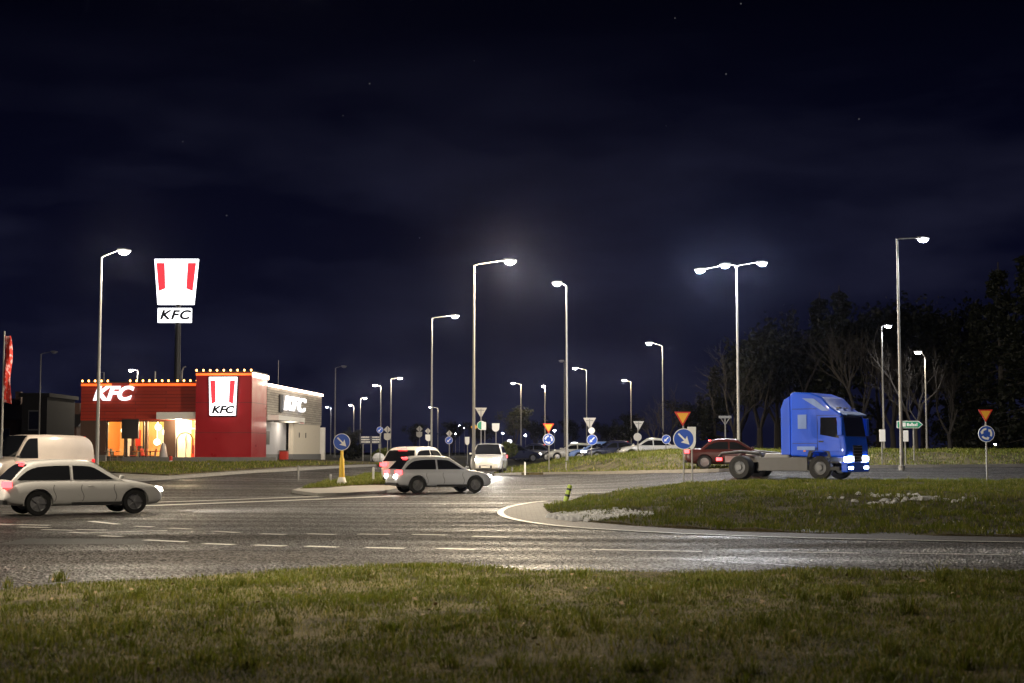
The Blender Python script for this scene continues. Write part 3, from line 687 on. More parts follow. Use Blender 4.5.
sign(692, 60, [('shield', 691.5, 438, 8.5, 'white_sheet', 2.6)], 'tall blank white shield plate half hidden behind the blue arrow sign')
sign(481, 92, [('tri_back', 481, 413, 12), ('disc_green', 481.5, 425.5, 9)], 'grey triangle back above a green and white round sign beside the tall mast', r=.04)
sign(484.8, 96, [('plate', 484.6, 426, 3, 'white_sheet', 8)], 'narrow white plate on a thin post right of the green and white sign')
sign(475, 98, [('diamond', 474.2, 427, 7, 'yellow_sign')], 'yellow diamond sign peeping out behind the tall warm lamp')
sign(496, 94, [('shield', 495.7, 427.5, 7.5, 'white_sheet', 1.1)], 'white shield-shaped sign back standing alone above the oncoming car')
sign(467.5, 110, [('shield', 467.2, 441, 4.5, 'white_sheet', 1.8)], 'small low white shield plate left of the tall warm lamp')
sign(449.3, 100, [('diamond', 449.4, 433.5, 6.5, 'sign_back'), ('slash', 449, 440.3, 7.5)], 'grey diamond above a blue arrow sign right of the pale estate car')
sign(387.5, 100, [('diamond', 387.5, 429.6, 7.5, 'sign_back'), ('shield', 387.5, 436.8, 7, 'sign_back', 1)], 'grey diamond and shield backs on one post beside the small blue disc')
sign(380, 104, [('slash', 380, 430, 6.5)], 'small round blue sign high beside the twin direction board')
sign(419.5, 130, [('diamond', 419.5, 429, 6.5, 'sign_back'), ('shield', 419.3, 434.6, 6, 'sign_back', .9)], 'dimmest diamond and shield pair, standing in the dark behind the estate car', post='dsteel')
sign(428.5, 108, [('diamond', 428, 431, 6, 'sign_back'), ('shield', 428.6, 437.8, 6.5, 'white_sheet', 1)], 'grey diamond above a whiter shield left of the tall far mast')
sign(905.5, 71, [('plate', 905.5, 436, 5, 'white_sheet', 11)], 'small pale plate on a low post below the direction sign', gz=fz(905, 71))
t = sign(882, 71, [('plate', 882, 435.5, 6, 'white_sheet', 12)], 'blank pale plate hung on the short-armed lamp pole behind the lorry', gz=fz(882, 71))
# direction sign with a pointed end
d = 72; x = X(908, d); g = fz(908, d)
t = empty('direction_sign', (x, d, g), 0, 'white arrow-shaped direction board with a green field, pointing right', 'traffic sign')
zc = at(908, 424.6, d).z - g; s = d / F
pts = [(-11 * s, -3.6 * s), (11 * s, -3.6 * s), (15 * s, 0), (11 * s, 3.6 * s), (-11 * s, 3.6 * s)]
pn = MB().prism([(p[0], p[1] + zc) for p in pts], -.08, -.05).build('board', M['white_sheet'], t, bevel=.006)
MB().prism([(p[0] * .94, p[1] * .84 + zc) for p in pts], -.086, -.081).build('dark_field', M['green_sheet'], pn)
b = MB()
for k, (a0, a1, z0, z1) in enumerate(((-1, 1, -1.6, 1.6), (1.4, 3.0, -1.6, .6), (3.4, 4.8, -1.6, 1.8), (5.2, 6.6, -1.6, .6), (7, 8.2, -1.6, .6), (8.5, 9.6, -1.6, 1.7))): b.box(a0 * s, a1 * s, -.092, -.0875, zc + z0 * s, zc + z1 * s)
b.build('lettering', M['white_sheet'], pn)
MB().box(-6.5 * s, -2.2 * s, -.092, -.0875, zc - 2 * s, zc + 2 * s).build('road_number_field', M['white_sheet'], pn)
for dx in (-6, 6): MB().tube([(dx * s, 0, -.2), (dx * s, 0, zc + .1)], .035, 8).build('post', M['steel'], t)
# twin direction board
d = 112; x = X(372, d); g = h(x, d); s = d / F
t = empty('direction_board', (x, d, g), 0, 'wide twin-panel direction board with rows of pale writing, left of the diamond signs', 'traffic sign')
z0, z1 = at(372, 444, d).z - g, at(372, 436, d).z - g
for a0, a1 in ((-11.5, -1), (-.6, 9)):
    pn = MB().box(a0 * s, a1 * s, -.09, -.05, z0, z1).build('board', M['p_dark'], t)
    b = MB(); rng = random.Random(int(a0 * 10))
    for r_ in range(3):
        q = a0 + 1
        while q < a1 - 1.6:
            w = rng.uniform(.5, 1.2); zz = z0 + (z1 - z0) * (.17 + .3 * r_); b.box(q * s, (q + w) * s, -.097, -.092, zz, zz + .10); q += w + .35
    b.build('lettering', M['white_sheet'], pn)
for q in (-9, -1, 7): MB().tube([(q * s, 0, 0), (q * s, 0, z1)], .05, 8).build('post', M['steel'], t)
# back of an empty sign frame
d = 96; x = X(725.5, d); g = fz(725, 95); s = d / F; zt = at(725, 417.5, d).z - g
t = empty('sign_frame', (x, d, g), 0, 'thin T-shaped sign frame with two braces behind the lorry chassis', 'sign frame')
MB().tube([(0, 0, 0), (0, 0, zt)], .05, 8).build('post', M['dsteel'], t)
MB().box(-6.3 * s, 6.3 * s, -.05, .05, zt - .05, zt + .12).build('crossbar', M['dsteel'], t)
MB().tube([(-4.8 * s, 0, zt), (0, 0, zt - .5)], .035, 6).tube([(4.8 * s, 0, zt), (0, 0, zt - .5)], .035, 6).build('brace', M['dsteel'], t)
# keep-right sign on a yellow post
d = 62; x = X(342, d); g = h(x, d) + .14; s = d / F
t = sign(342, d, [('arrow_dr', 342, 442, 17)], 'blue arrow disc on a tapered yellow plastic post on the splitter island', post=None, gz=g)
zt = at(342, 449.5, d).z - g
MB().lathe([(.22, 0), (.22, .06), (.15, .3), (.13, .32)], 16).build('base', M['white'], t, smooth=True)
MB().tube([(0, 0, .32), (0, 0, zt * .75), (0, 0, zt * .78), (0, 0, zt + .15)], [.125, .10, .07, .05], 14).build('post', M['ypost'], t, smooth=True)
# leaning lime marker post at the tip of the island
p = gpi(566, 500); t = empty('marker_post', (p[0], p[1], h(*p) + .02 + isl_extra(*p)), 0, 'leaning lime green flexible marker post at the tip of the island', 'marker post')
t.rotation_euler = (0, .28, .0)
pb = MB().tube([(0, 0, -.05), (0, 0, .5), (0, 0, .53)], [.085, .08, .05], 14).build('post', M['lime'], t, smooth=True)
MB().lathe([(.087, .12), (.087, .2)], 14).build('reflective_band', M['trim'], pb); MB().lathe([(.085, .34), (.085, .41)], 14).build('reflective_band', M['trim'], pb)
# small posts
for px, py0, py1, d, r, m, lab in ((298.5, 465.5, 483, 68, .05, 'dsteel', 'dark short post at the tail of the splitter island'), (330.5, 474, 485, 67, .06, 'dsteel', 'shortest dark stump just left of the yellow post'), (208.5, 463, 474, 80, .06, 'dsteel', 'dark short post on the lawn before the tower'),
                               (373.5, 467, 487, 66, .05, 'white', 'white post right of the yellow post'), (500, 466, 474, 80, .04, 'steel', 'pale post just right of the oncoming car'), (512, 467, 475, 80, .04, 'steel', 'pale middle post of the row on the far verge'), (525, 462, 476, 78, .05, 'white', 'taller white post of the row on the far verge'), (566, 462, 474, 79, .04, 'steel', 'thin pale post under the tall lit mast')):
    x = X(px, d); g = h(x, d); zt = at(px, py0, d).z - g
    o = MB().tube([(0, 0, -.2), (0, 0, zt - .05), (0, 0, zt)], [r, r, r * .6], 10).build('post', M[m], smooth=True, loc=(x, d, g)); o.name = 'bollard'
    tag(o, lab, 'bollard', 'short posts beside the roads')

# ------------------------------------------------------------------ restaurant
d0 = 91.0
REST = empty('restaurant', (-16.25, d0, 1.0), R(-4), 'red fast food restaurant with a tower and glowing bulbs along its roof edge', 'restaurant')
rc = REST
def W(name, m, bevel=0, parent=None): return lambda *bx: MB().box(*bx).build(name, m, parent or rc, bevel)
XL, ZB, ZT, DP = -11.6, 2.72, 5.15, 20.0
TX0, TX1, TZ = -3.62, -1.0, 5.72      # tower, in front of the wall
TX1 = -.02
# upper red band and side walls
W('wall', M['red_wall'])(XL, TX0, 0, .35, ZB, ZT)
W('brown_pier', M['brown'])(XL, -9.91, .02, .35, 0, ZB)
W('brown_pier', M['brown'])(-6.08, -5.36, .02, .35, 0, ZB)
W('side_wall', M['stone'])(-.35, 0, 2.45, DP, 2.75, 5.1)
W('side_wall', M['cream'])(-.38, -.03, 10.4, DP - .3, .55, 2.75)
W('side_wall', M['grey_panel'])(-.9, -.55, 3.7, 10.4, .55, 2.75)
W('plinth', M['plinth'])(-.42, .0, 10.3, DP, 0, .55); W('plinth', M['plinth'])(-.92, -.50, 3.7, 10.3, 0, .55)
W('column', M['white'])(-.3, .25, DP, DP + .4, 0, 2.6)
W('rear_wall', M['stone'])(XL, -.36, DP - .25, DP, 0, 4.7)
W('side_wall', M['red_wall'])(XL, XL + .3, .36, DP - .3, 0, 4.7)
W('roof', M['dark'])(XL + .3, -.36, .36, DP - .26, 4.5, 4.68)
W('drive_through_canopy', M['white'], .03)(-.5, .75, 2.6, 10.6, 2.78, 3.12)
sg = W('service_sign', M['white_sheet'])(-.02, .06, 11.9, 13.6, 2.72, 3.08); W('red_field', M['red_border'], 0, sg)(.062, .07, 12.1, 13.4, 2.78, 2.98)
W('pick_up_window', M['dark'])(-.548, -.52, 4.4, 5.4, 1.2, 2.1)
for y in (12.2, 14.4): W('slot_window', M['dark'])(-.03, -.01, y, y + .22, 1.75, 2.1)
W('dark_opening', M['dark'])(-.56, -.5, 2.6, 3.6, 0, 2.7)  # dark sheet filling the drive-through opening, its shade put into the colour
# tower: three walls with real thickness
tw = W('tower', M['red_tower'], .02)(TX0, TX1, -1.5, 2.4, 0, TZ)
for z in (1.9, 3.8): MB().box(TX0 - .004, TX1 + .004, -1.504, 2.402, z, z + .025).build('panel_joint', M['dark'], tw)
# parapet caps
W('parapet_cap', M['dark'])(XL - .05, TX0, -.06, .4, ZT, ZT + .08)
W('parapet_cap', M['dark'])(TX0 - .05, TX1 + .05, -1.56, 2.45, TZ, TZ + .08)
# windows: front glazing
before = set(bpy.data.objects)
wf = MB()
for x in (-10.45, -9.15, -8.05, -6.68): wf.box(x, x + .09, .10, .2, .35, ZB)
wf.box(-10.36, -6.62, .10, .2, .35, .43); wf.box(-10.36, -6.62, .10, .2, ZB - .08, ZB - .005)
wn = wf.build('window', M['dark'], rc)
W('window_sill', M['plinth'])(-10.45, -6.62, .0, .34, 0, .35)
glass = bpy.data.materials.new('clear_glazing'); glass.use_nodes = True
nt = glass.node_tree; nt.nodes.remove(nt.nodes['Principled BSDF'])
tr = nd(nt, 'ShaderNodeBsdfTransparent'); gl = nd(nt, 'ShaderNodeBsdfGlossy'); gl.inputs['Roughness'].default_value = .05; mx = nd(nt, 'ShaderNodeMixShader'); mx.inputs[0].default_value = .08
nt.links.new(tr.outputs[0], mx.inputs[1]); nt.links.new(gl.outputs[0], mx.inputs[2]); nt.links.new(mx.outputs[0], nt.nodes['Material Output'].inputs[0])
MB().box(-10.36, -6.68, .145, .155, .43, ZB - .08).build('pane', glass, wn)
# entrance
df = MB().box(-5.9, -5.8, .1, .25, 0, ZB).box(-4.66, -4.56, .1, .25, 0, ZB).box(-5.8, -4.66, .1, .25, 2.15, 2.25).box(-5.27, -5.2, .12, .2, 0, 2.15).build('door', M['white'], rc)
MB().box(-5.79, -4.67, .15, .16, .02, 2.14).build('pane', glass, df); MB().tube([(-5.13, .06, .9), (-5.13, .06, 1.5)], .025, 8).build('handle', M['steel'], df)
b = MB(); b.tube([(-5.75 + .0, -.1, 0), (-5.75, -.1, 1.55), (-5.55, -.1, 1.85), (-5.2, -.1, 1.95), (-4.9, -.1, 1.85), (-4.7, -.1, 1.55), (-4.7, -.1, .6)], .045, 8)
b.build('door_arch', M['brown'], df, smooth=True)
W('canopy', M['white'], .03)(-6.75, TX0 - .54 - .01, -1.3, 0, ZB + .05, ZB + .5)
# interior
W('interior_wall', M['warm_wall'])(-11.8, -1.6, 6.0, 6.2, 0, 4.4)
W('interior_ceiling', M['warm_white'])(-11.85, -1.6, .4, 6.0, 3.0, 3.1)
W('interior_floor', M['int_floor'])(-11.85, -1.6, .36, 6.0, -.02, .02)
W('interior_wall', M['warm_white'])(-6.4, -6.2, .8, 4.5, .02, 3.0)
W('interior_wall', M['orange_plastic'])(-11.8, -11.6, .4, 5.9, .02, 3.0)
W('interior_wall', M['warm_white'])(-4.4, -4.2, .5, 5.8, .02, 3.0)
for x in (-9.95, -9.45, -8.55): W('partition', M['brown'])(x, x + .16, 2.0, 2.3, .02, 3.0)
W('menu_screen', M['dark'], .02)(-9.35, -8.25, -.22, -.02, 1.55, 2.8)
for x, w_, z0_, z1_, m_ in ((-11.2, .5, .1, 2.6, 'white'), (-10.5, .35, .9, 2.2, 'red_plastic'), (-9.0, .7, 1.2, 2.4, 'warm_white'), (-8.0, .5, .2, 1.9, 'brown'), (-7.3, .4, 1.5, 2.6, 'white'), (-6.8, .3, .4, 1.6, 'orange_plastic')):
    W('wall_panel', M[m_])(x, x + w_, 5.9, 5.99, z0_, z1_)
for x, y in ((-10.4, 1.3), (-8.9, 2.6), (-7.9, 1.2), (-7.1, 3.4)): MB().box(x - .4, x + .4, y - .3, y + .3, .72, .76).tube([(x, y, .02), (x, y, .72)], .04, 6).box(x - .75, x - .5, y - .3, y + .3, .02, 1.1).build('dining_booth', M['brown'], rc)
W('counter', M['red_plastic'], .03)(-5.3, -4.75, 1.6, 2.4, .02, 1.15)
for x, y, z in ((-7.7, 1.9, 1.35), (-7.35, 2.6, 2.0), (-6.95, 2.2, 1.6), (-8.0, 3.0, 2.35), (-9.8, 1.6, 2.1)):
    MB().ball((x, y, z), .22, 12).tube([(x, y, z + .2), (x, y, 3.0)], .012, 6).build('pendant_lamp', M['globe'], rc, smooth=True)
for x, y in ((-9.6, 2.2), (-7.4, 2.0), (-5.2, 1.0), (-5.0, 3.6)): lamp('ceiling_light', rc, (x, y, 2.75), 'POINT', 800, (1, .74, .40), .15)
lamp('canopy_light', rc, (-5.5, -.6, ZB - .1), 'POINT', 260, (1, .82, .5), .1)
lamp('canopy_light', rc, (.35, 8.0, 2.6), 'POINT', 110, (1, .86, .68), .1)
for o_ in set(bpy.data.objects) - before:
    if o_.type == 'MESH': o_.data.transform(Matrix.Translation((.54, 0, 0)))
    elif o_.type == 'LIGHT' and o_.location.x < -1: o_.location.x += .54
# glowing bulbs along the roof edge, strips added for their orange glow
def bulb(x, y, z):
    o = MB().ball((x, y, z), .062, 8, 1, 1, 1.15).build('light_bulb', M['bulb'], rc, smooth=True)
    MB().box(x - .04, x + .04, y - .04, y + .04, z - .16, z - .09).build('socket', M['dark'], o)
for q in [XL + .1 + k * .42 for k in range(5)]: bulb(q, -.10, ZT + .12)
for q in [XL + 3.25 + k * .42 for k in range(7)]: bulb(q, -.10, ZT + .12)
for q in [TX0 - 1.62 + k * .42 for k in range(4)]: bulb(q, -.10, ZT + .12)
for q in [TX0 + .06 + k * .437 for k in range(9)]: bulb(q, -1.60, TZ + .12)
W('bulb_glow_strip', M['strip_orange'])(XL, XL + 2.0, -.05, -.002, ZT - .20, ZT - .06)
W('bulb_glow_strip', M['strip_orange'])(XL + 3.2, TX0, -.05, -.002, ZT - .20, ZT - .06)
W('bulb_glow_strip', M['strip_orange'])(TX0, TX1, -1.55, -1.502, TZ - .20, TZ - .06)
W('light_strip', M['strip'], .02)(TX1 + .01, TX1 + .14, -1.5, 2.38, TZ - .30, TZ - .02)
W('light_strip', M['strip'], .02)(.01, .14, 2.5, DP, 5.02, 5.2)
# roof gear
MB().tube([(-11.3, 2, 4.6), (-11.3, 2, 5.95), (-10.85, 2, 5.95), (-10.85, 2, 4.6)], .035, 6).build('roof_frame', M['steel'], rc)
MB().tube([(-7.4, 2, 4.6), (-7.4, 2, 6.0)], .05, 8).build('vent_pipe', M['steel'], rc)
MB().tube([(-5.6, 2, 4.6), (-5.6, 2, 6.0), (-5.5, 2, 6.25), (-5.35, 2, 6.3)], .05, 8).build('vent_pipe', M['steel'], rc, smooth=True)
MB().tube([(-.6, 8, 4.6), (-.6, 8, 7.1)], .02, 6).build('aerial', M['steel'], rc)
# lettering on the wall and bucket sign on the tower
text('KFC', 'lettering', M['letter_lit'], rc, 1.22, (-9.55, -.12, 4.42), .12, .30, .05, sx=1.1)
def bucket(cx, cy, cz, wt, wb, hh, parent, txt, size):
    pn = MB().prism([(cx - wb / 2, cz - hh / 2), (cx + wb / 2, cz - hh / 2), (cx + wt / 2, cz + hh / 2), (cx - wt / 2, cz + hh / 2)], cy, cy + .3).build('logo_panel', M['white_sign'], parent, bevel=.03)
    for sg in (-1, 1):
        MB().prism([(cx + sg * wt * .45, cz + hh * .41), (cx + sg * wt * .262, cz + hh * .41), (cx + sg * wt * .235, cz - hh * .15), (cx + sg * wt * .385, cz - hh * .21)], cy - .012, cy - .003).build('stripe', M['red_sign'], pn)
    if txt: text(txt, 'lettering', M['black_sign'], pn, size, (cx, cy - .012, cz - hh * .36), .012, .25, .03, sx=1.2)
    return pn
bm_ = MB().prism([(-2.67, 2.93), (-.97, 2.93), (-.85, 5.48), (-2.79, 5.48)], -1.62, -1.504).build('sign_back_panel', M['black_sign'], rc, bevel=.03)
bucket(-1.82, -1.80, 4.20, 1.78, 1.62, 2.42, rc, 'KFC', .62)
# side lettering
b = MB().box(.02, .12, 5.6, 6.6, 3.4, 4.6).build('sign_back_panel', M['black_sign'], rc)
text('KFC', 'lettering', M['letter_lit'], rc, 1.35, (.22, 9.6, 4.02), .14, .22, .04, rz=PI / 2, sx=2.6)

# low wall, chairs and tables of the terrace
o = MB().box(-13.0, -5.9, -.12, .12, 0, .55).box(-4.9, 4.6, -.12, .12, 0, .42).build('low_wall', M['plinth'], bevel=.02)
o.location = (X(200, 86.8), 86.8, h(X(200, 86.8), 86.8)); o.rotation_euler = (0, 0, R(-3))
for v in o.data.vertices: v.co.x = v.co.x if v.co.x < 0 else v.co.x
o.location.x += .1; tag(o, 'low grey concrete wall along the restaurant terrace', 'wall')
def rworld(x, y):
    x += .54
    c, s = math.cos(R(-4)), math.sin(R(-4)); return (REST.location.x + x * c - y * s, REST.location.y + x * s + y * c)
def chair(x, y, rz, m, label):
    p = rworld(x, y); t = empty('terrace_chair', (*p, 1.02), rz, label, 'chair', 'terrace chairs')
    MB().box(-.22, .22, -.22, .22, .43, .47).build('seat', M[m], t, bevel=.012)
    MB().prism([(.18, .47), (.21, .47), (.28, .9), (.25, .9)], -.21, .21).build('backrest', M[m], t)
    for sx in (-1, 1):
        for sy in (-1, 1): MB().tube([(sx * .19, sy * .19, .44), (sx * .22, sy * .22, 0)], .016, 6).build('leg', M['steel'], t)
for x, y, rz, m, lab in ((-10.2, -.9, 0, 'furn', 'pale terrace chair at the left end of the glazing'), (-9.5, -.9, PI, 'trim', 'dark terrace chair under the hanging screen'), (-9.0, -1.3, .2, 'trim', 'dark terrace chair next to the middle mullion'), (-8.3, -1.0, .3, 'red_plastic', 'red terrace chair left of the orange table'), (-7.5, -1.0, PI - .3, 'red_plastic', 'red terrace chair right of the orange table'), (-7.0, -1.2, .1, 'red_plastic', 'red terrace chair nearest the covered parasol')):
    chair(x, y, rz, m, lab)
for x, y, m, lab in ((-9.75, -1.1, 'furn', 'pale round terrace table between pale and dark chairs'), (-7.9, -1.2, 'orange_plastic', 'orange round terrace table between red chairs'), (-6.75, -1.4, 'red_plastic', 'red terrace table beside the covered parasol')):
    p = rworld(x, y); t = empty('terrace_table', (*p, 1.02), 0, lab, 'table', 'terrace tables')
    MB().lathe([(.34, .71), (.35, .73), (.34, .745)], 20).build('tabletop', M[m], t, smooth=True); MB().lathe([(.22, 0), (.2, .03), (.035, .05), (.035, .71)], 12).build('pedestal', M['steel'], t)
p = rworld(-6.35, -1.0); t = empty('parasol', (*p, 1.0), 0, 'closed parasol wrapped in a grey cover beside the entrance', 'parasol')
MB().tube([(0, 0, .1), (.02, 0, .4), (0, .02, .9), (.02, 0, 1.15), (0, 0, 1.3)], [.2, .27, .2, .14, .04], 12).build('cover', M['tarp'], t, smooth=True); MB().lathe([(.3, 0), (.3, .08), (.05, .1)], 14).build('base', M['plinth'], t)
p = (X(283, 97), 97); t = empty('waste_bin', (*p, 1.05), R(-4), 'red waste bin against the grey drive-through wall', 'bin'); 
t.location = (X(284, 99), 99, 1.06)
MB().box(-.27, .27, -.25, .25, 0, .68).build('bin_body', M['red_plastic'], t, bevel=.03); MB().box(-.29, .29, -.27, .27, .68, .76).build('lid', M['brown'], t, bevel=.02)
t = empty('bollard', (X(171, 85.5), 85.5, h(X(171, 85.5), 85.5)), 0, 'short red and white post in the gap of the low wall', 'bollard')
MB().tube([(0, 0, -.1), (0, 0, .25)], .1, 12).build('white_base', M['white'], t); MB().tube([(0, 0, .25), (0, 0, .48), (0, 0, .52)], [.1, .1, .05], 12).build('red_top', M['red_border'], t)

# pylon sign
d = 114; x = X(175, d); g = h(x, d); s = d / F
t = empty('pylon_sign', (x, d, g), 0, 'tall lit pylon with a white bucket-shaped sign and a name plate', 'pylon sign')
z = lambda py: at(175, py, d).z - g
MB().tube([(0, .25, 0), (0, .25, z(262))], [.28, .2], 12).build('pole', M['dark'], t, smooth=True)
bucket(-2.2 * s, 0, (z(258.8) + z(304.5)) / 2, 44.5 * s, 36.5 * s, z(258.8) - z(304.5), t, None, 0)
pl = MB().box(-20 * s, 13.7 * s, 0, .3, z(322.5), z(308)).build('name_panel', M['white_sign'], t, bevel=.02)
text('KFC', 'lettering', M['black_sign'], pl, 1.0, (-3.2 * s, -.012, (z(322.5) + z(308)) / 2), .012, .25, .04, ls=1.15, sx=1.2)
# banner on a flagpole
d = 63.5; x = X(1.2, d); g = h(x, d); s = d / F; z = lambda py: at(0, py, d).z - g
t = empty('flagpole', (x, d, g), 0, 'flagpole with a tall red banner at the edge of the car park', 'flagpole')
MB().tube([(0, 0, 0), (0, 0, z(331))], [.06, .035], 10).build('pole', M['steel'], t, smooth=True)
n = 16; b = MB()
for i in range(n + 1):
    f_ = i / n; zz = z(336) * (1 - f_) + z(402) * f_; wv = .09 * math.sin(f_ * 9) * f_
    for k in range(4):
        u = k / 3; b.v.append((.04 + u * s * (6.2 + 1.2 * math.sin(f_ * 7) + 1.5 * f_), wv + .07 * math.sin(u * 5 + f_ * 6), zz - u * .1 * f_))
b.f = [(i * 4 + k, i * 4 + k + 1, i * 4 + k + 5, i * 4 + k + 4) for i in range(n) for k in range(3)]
o = b.build('banner', M['banner'], t, smooth=True); md = o.modifiers.new('t', 'SOLIDIFY'); md.thickness = .01

# ------------------------------------------------------------------ vehicles
def interp(tab, x):
    for (x0, y0), (x1, y1) in zip(tab, tab[1:]):
        if x <= x1: return y0 + (y1 - y0) * (x - x0) / (x1 - x0) if x1 > x0 else y1
    return tab[-1][1]
STY = {
 'hatch': dict(top=[(-.5, .60), (-.49, .86), (-.46, .95), (-.3, .97), (.18, .95), (.25, .93), (.36, .86), (.45, .76), (.49, .62), (.5, .52)], gh=(.235, .035, -.355, -.465), bh=.93),
 'suv': dict(top=[(-.5, .66), (-.49, .98), (-.46, 1.08), (-.3, 1.1), (.18, 1.08), (.26, 1.06), (.38, 1.0), (.46, .9), (.49, .72), (.5, .6)], gh=(.235, .08, -.40, -.475), bh=1.06),
 'sedan': dict(top=[(-.5, .60), (-.49, .88), (-.45, .97), (-.3, .99), (.18, .95), (.25, .93), (.36, .86), (.45, .76), (.49, .62), (.5, .52)], gh=(.235, .05, -.22, -.35), bh=.93),
 'van': dict(top=[(-.5, .66), (-.495, 1.05), (-.48, 1.12), (-.3, 1.12), (.2, 1.12), (.30, 1.10), (.40, 1.02), (.465, .9), (.49, .75), (.5, .62)], gh=(.345, .20, -.47, -.488), bh=1.09),
}
def car(label, cat, px, d, head, paint, style='hatch', L=4.25, W_=1.78, H=1.46, name='car', lit=True, hm='head', tm='tail', spot=0, glare=False, group='moving cars', dz=0, xyz=None, beam=None):
    x = X(px, d) if xyz is None else xyz[0]; y = d if xyz is None else xyz[1]
    t = empty(name, (x, y, h(x, y) + .012 + dz), head, label, cat, group)
    S = STY[style]; w = W_ / 2; bh = S['bh']; wr = .33 if style != 'suv' else .36
    if style == 'van': wr = .34
    st = [-.5, -.492, -.47, -.42, -.34, -.25, -.1, .05, .18, .26, .34, .41, .46, .488, .5]
    bot = [(-.5, .42), (-.48, .30), (-.4, .23), (.4, .21), (.47, .24), (.5, .34)]
    wid = [(-.5, .80), (-.49, .90), (-.46, .965), (-.35, 1), (.3, 1), (.40, .965), (.46, .90), (.49, .78), (.5, .66)]
    b = MB(); n = 14
    for q in st:
        zt, zb, ww = interp(S['top'], q), interp(bot, q), interp(wid, q) * w
        half = [(.78 * ww, zb), (.95 * ww, zb + .07), (ww, zb + (zt - zb) * .30), (1.0 * ww, zb + (zt - zb) * .66), (.945 * ww, zt - .03), (.80 * ww, zt), (.30 * ww, zt + .012)]
        ring = half + [(-a, c) for a, c in reversed(half)]
        b.v += [(q * L, a, c) for a, c in ring]
    for i in range(len(st) - 1):
        b.f += [(i * n + k, i * n + (k + 1) % n, (i + 1) * n + (k + 1) % n, (i + 1) * n + k) for k in range(n)]
    b.f += [tuple(range(n))[::-1], tuple(range((len(st) - 1) * n, len(st) * n))]
    body = b.build('body', paint, t, smooth=True, sub=2)
    # wheel arches are cut out, then the result is kept as a plain mesh
    wx = (-.295 * L, .305 * L)
    cut = MB()
    for q in wx:
        for sg in (-1, 1): cut.lathe([(wr + .055, sg * (w - .26)), (wr + .055, sg * (w + .3))], 24, (q, 0, wr), 'y')
    co = cut.build('cutter', paint, t); md = body.modifiers.new('b', 'BOOLEAN'); md.object = co; md.operation = 'DIFFERENCE'; md.solver = 'EXACT'
    bpy.context.view_layer.update(); dg = bpy.context.evaluated_depsgraph_get(); me = bpy.data.meshes.new_from_object(body.evaluated_get(dg))
    body.modifiers.clear(); body.data = me; bpy.data.objects.remove(co)
    from mathutils.bvhtree import BVHTree
    bv = BVHTree.FromPolygons([v.co.copy() for v in me.vertices], [tuple(p.vertices) for p in me.polygons])
    def side(x_, z_, sg):
        hit = bv.ray_cast(Vector((x_, sg * 3, z_)), Vector((0, -sg, 0)))[0]
        return hit.y if hit else sg * w * .9
    # cabin: a rounded shell swept along the roof line; the glass follows the same surface
    f0, f1, r1, r0 = [q * L for q in S['gh']]; wb, wt = .925 * w, (.72 if style != 'van' else .86) * w
    zb = bh - .03
    prof = [(r0, zb - .02), (r1 - .02, H - .06), (r1 + .35 * (f1 - r1), H + .012), (f1 - .12, H + .004), (f1 + .10, H - .06), (f0, zb - .02)]
    for _ in range(3):
        q = [prof[0]]
        for (xa, za), (xb, zb_) in zip(prof, prof[1:]): q += [(xa * .75 + xb * .25, za * .75 + zb_ * .25), (xa * .25 + xb * .75, za * .25 + zb_ * .75)]
        prof = q + [prof[-1]]
    Yw = lambda z_: wb + (wt - wb) * (z_ - zb) / (H - zb) - .03 * max(0, (z_ - zb) / (H - zb)) ** 3
    zr_ = lambda x_: interp(prof, x_)
    rad = lambda zz: max(.004, min(.11, (zz - zb) * .5))
    b = MB(); n = 0; rings = 0
    for xq, zz in prof:
        zz = max(zz, zb + .004); rc = rad(zz); e = zz - rc
        half = [(Yw(zb) + .01, zb - .12), (Yw(zb), zb), (Yw((zb + e) / 2), (zb + e) / 2), (Yw(e), e), (Yw(e) - .25 * rc, zz - .38 * rc), (Yw(e) - .75 * rc, zz - .08 * rc), (Yw(e) - 1.5 * rc, zz + .006), ((Yw(e) - 1.5 * rc) * .4, zz + .02)]
        ring = half + [(-a, c) for a, c in reversed(half)]; n = len(ring); rings += 1
        b.v += [(xq, a, c) for a, c in ring]
    for i_ in range(rings - 1): b.f += [(i_ * n + k, i_ * n + (k + 1) % n, (i_ + 1) * n + (k + 1) % n, (i_ + 1) * n + k) for k in range(n)]
    b.f += [tuple(range(n))[::-1], tuple(range((rings - 1) * n, rings * n))]
    b.build('cabin', paint, t, smooth=True)
    def screen(nm, xa, xb, sgx):
        b = MB(); N, K = 8, 8
        for i_ in range(N + 1):
            xq = xa + (xb - xa) * i_ / N; zz = max(zr_(xq), zb + .02); rc = rad(zz); half = (Yw(zz - rc) - .75 * rc) * .97
            for k in range(K + 1):
                u = -1 + 2 * k / K; b.v.append((xq + sgx * .012, half * u, zz + .02 * (1 - u * u) + .008))
        b.f = [(i_ * (K + 1) + k, i_ * (K + 1) + k + 1, (i_ + 1) * (K + 1) + k + 1, (i_ + 1) * (K + 1) + k) for i_ in range(N) for k in range(K)]
        return b.build(nm, M['glass'], t, smooth=True)
    screen('windscreen', f1 + .02, f0 - .07, 1)
    screen('rear_window', r0 + (.04 if style != 'van' else .012), r1 - (.0 if style != 'van' else .012), -1)
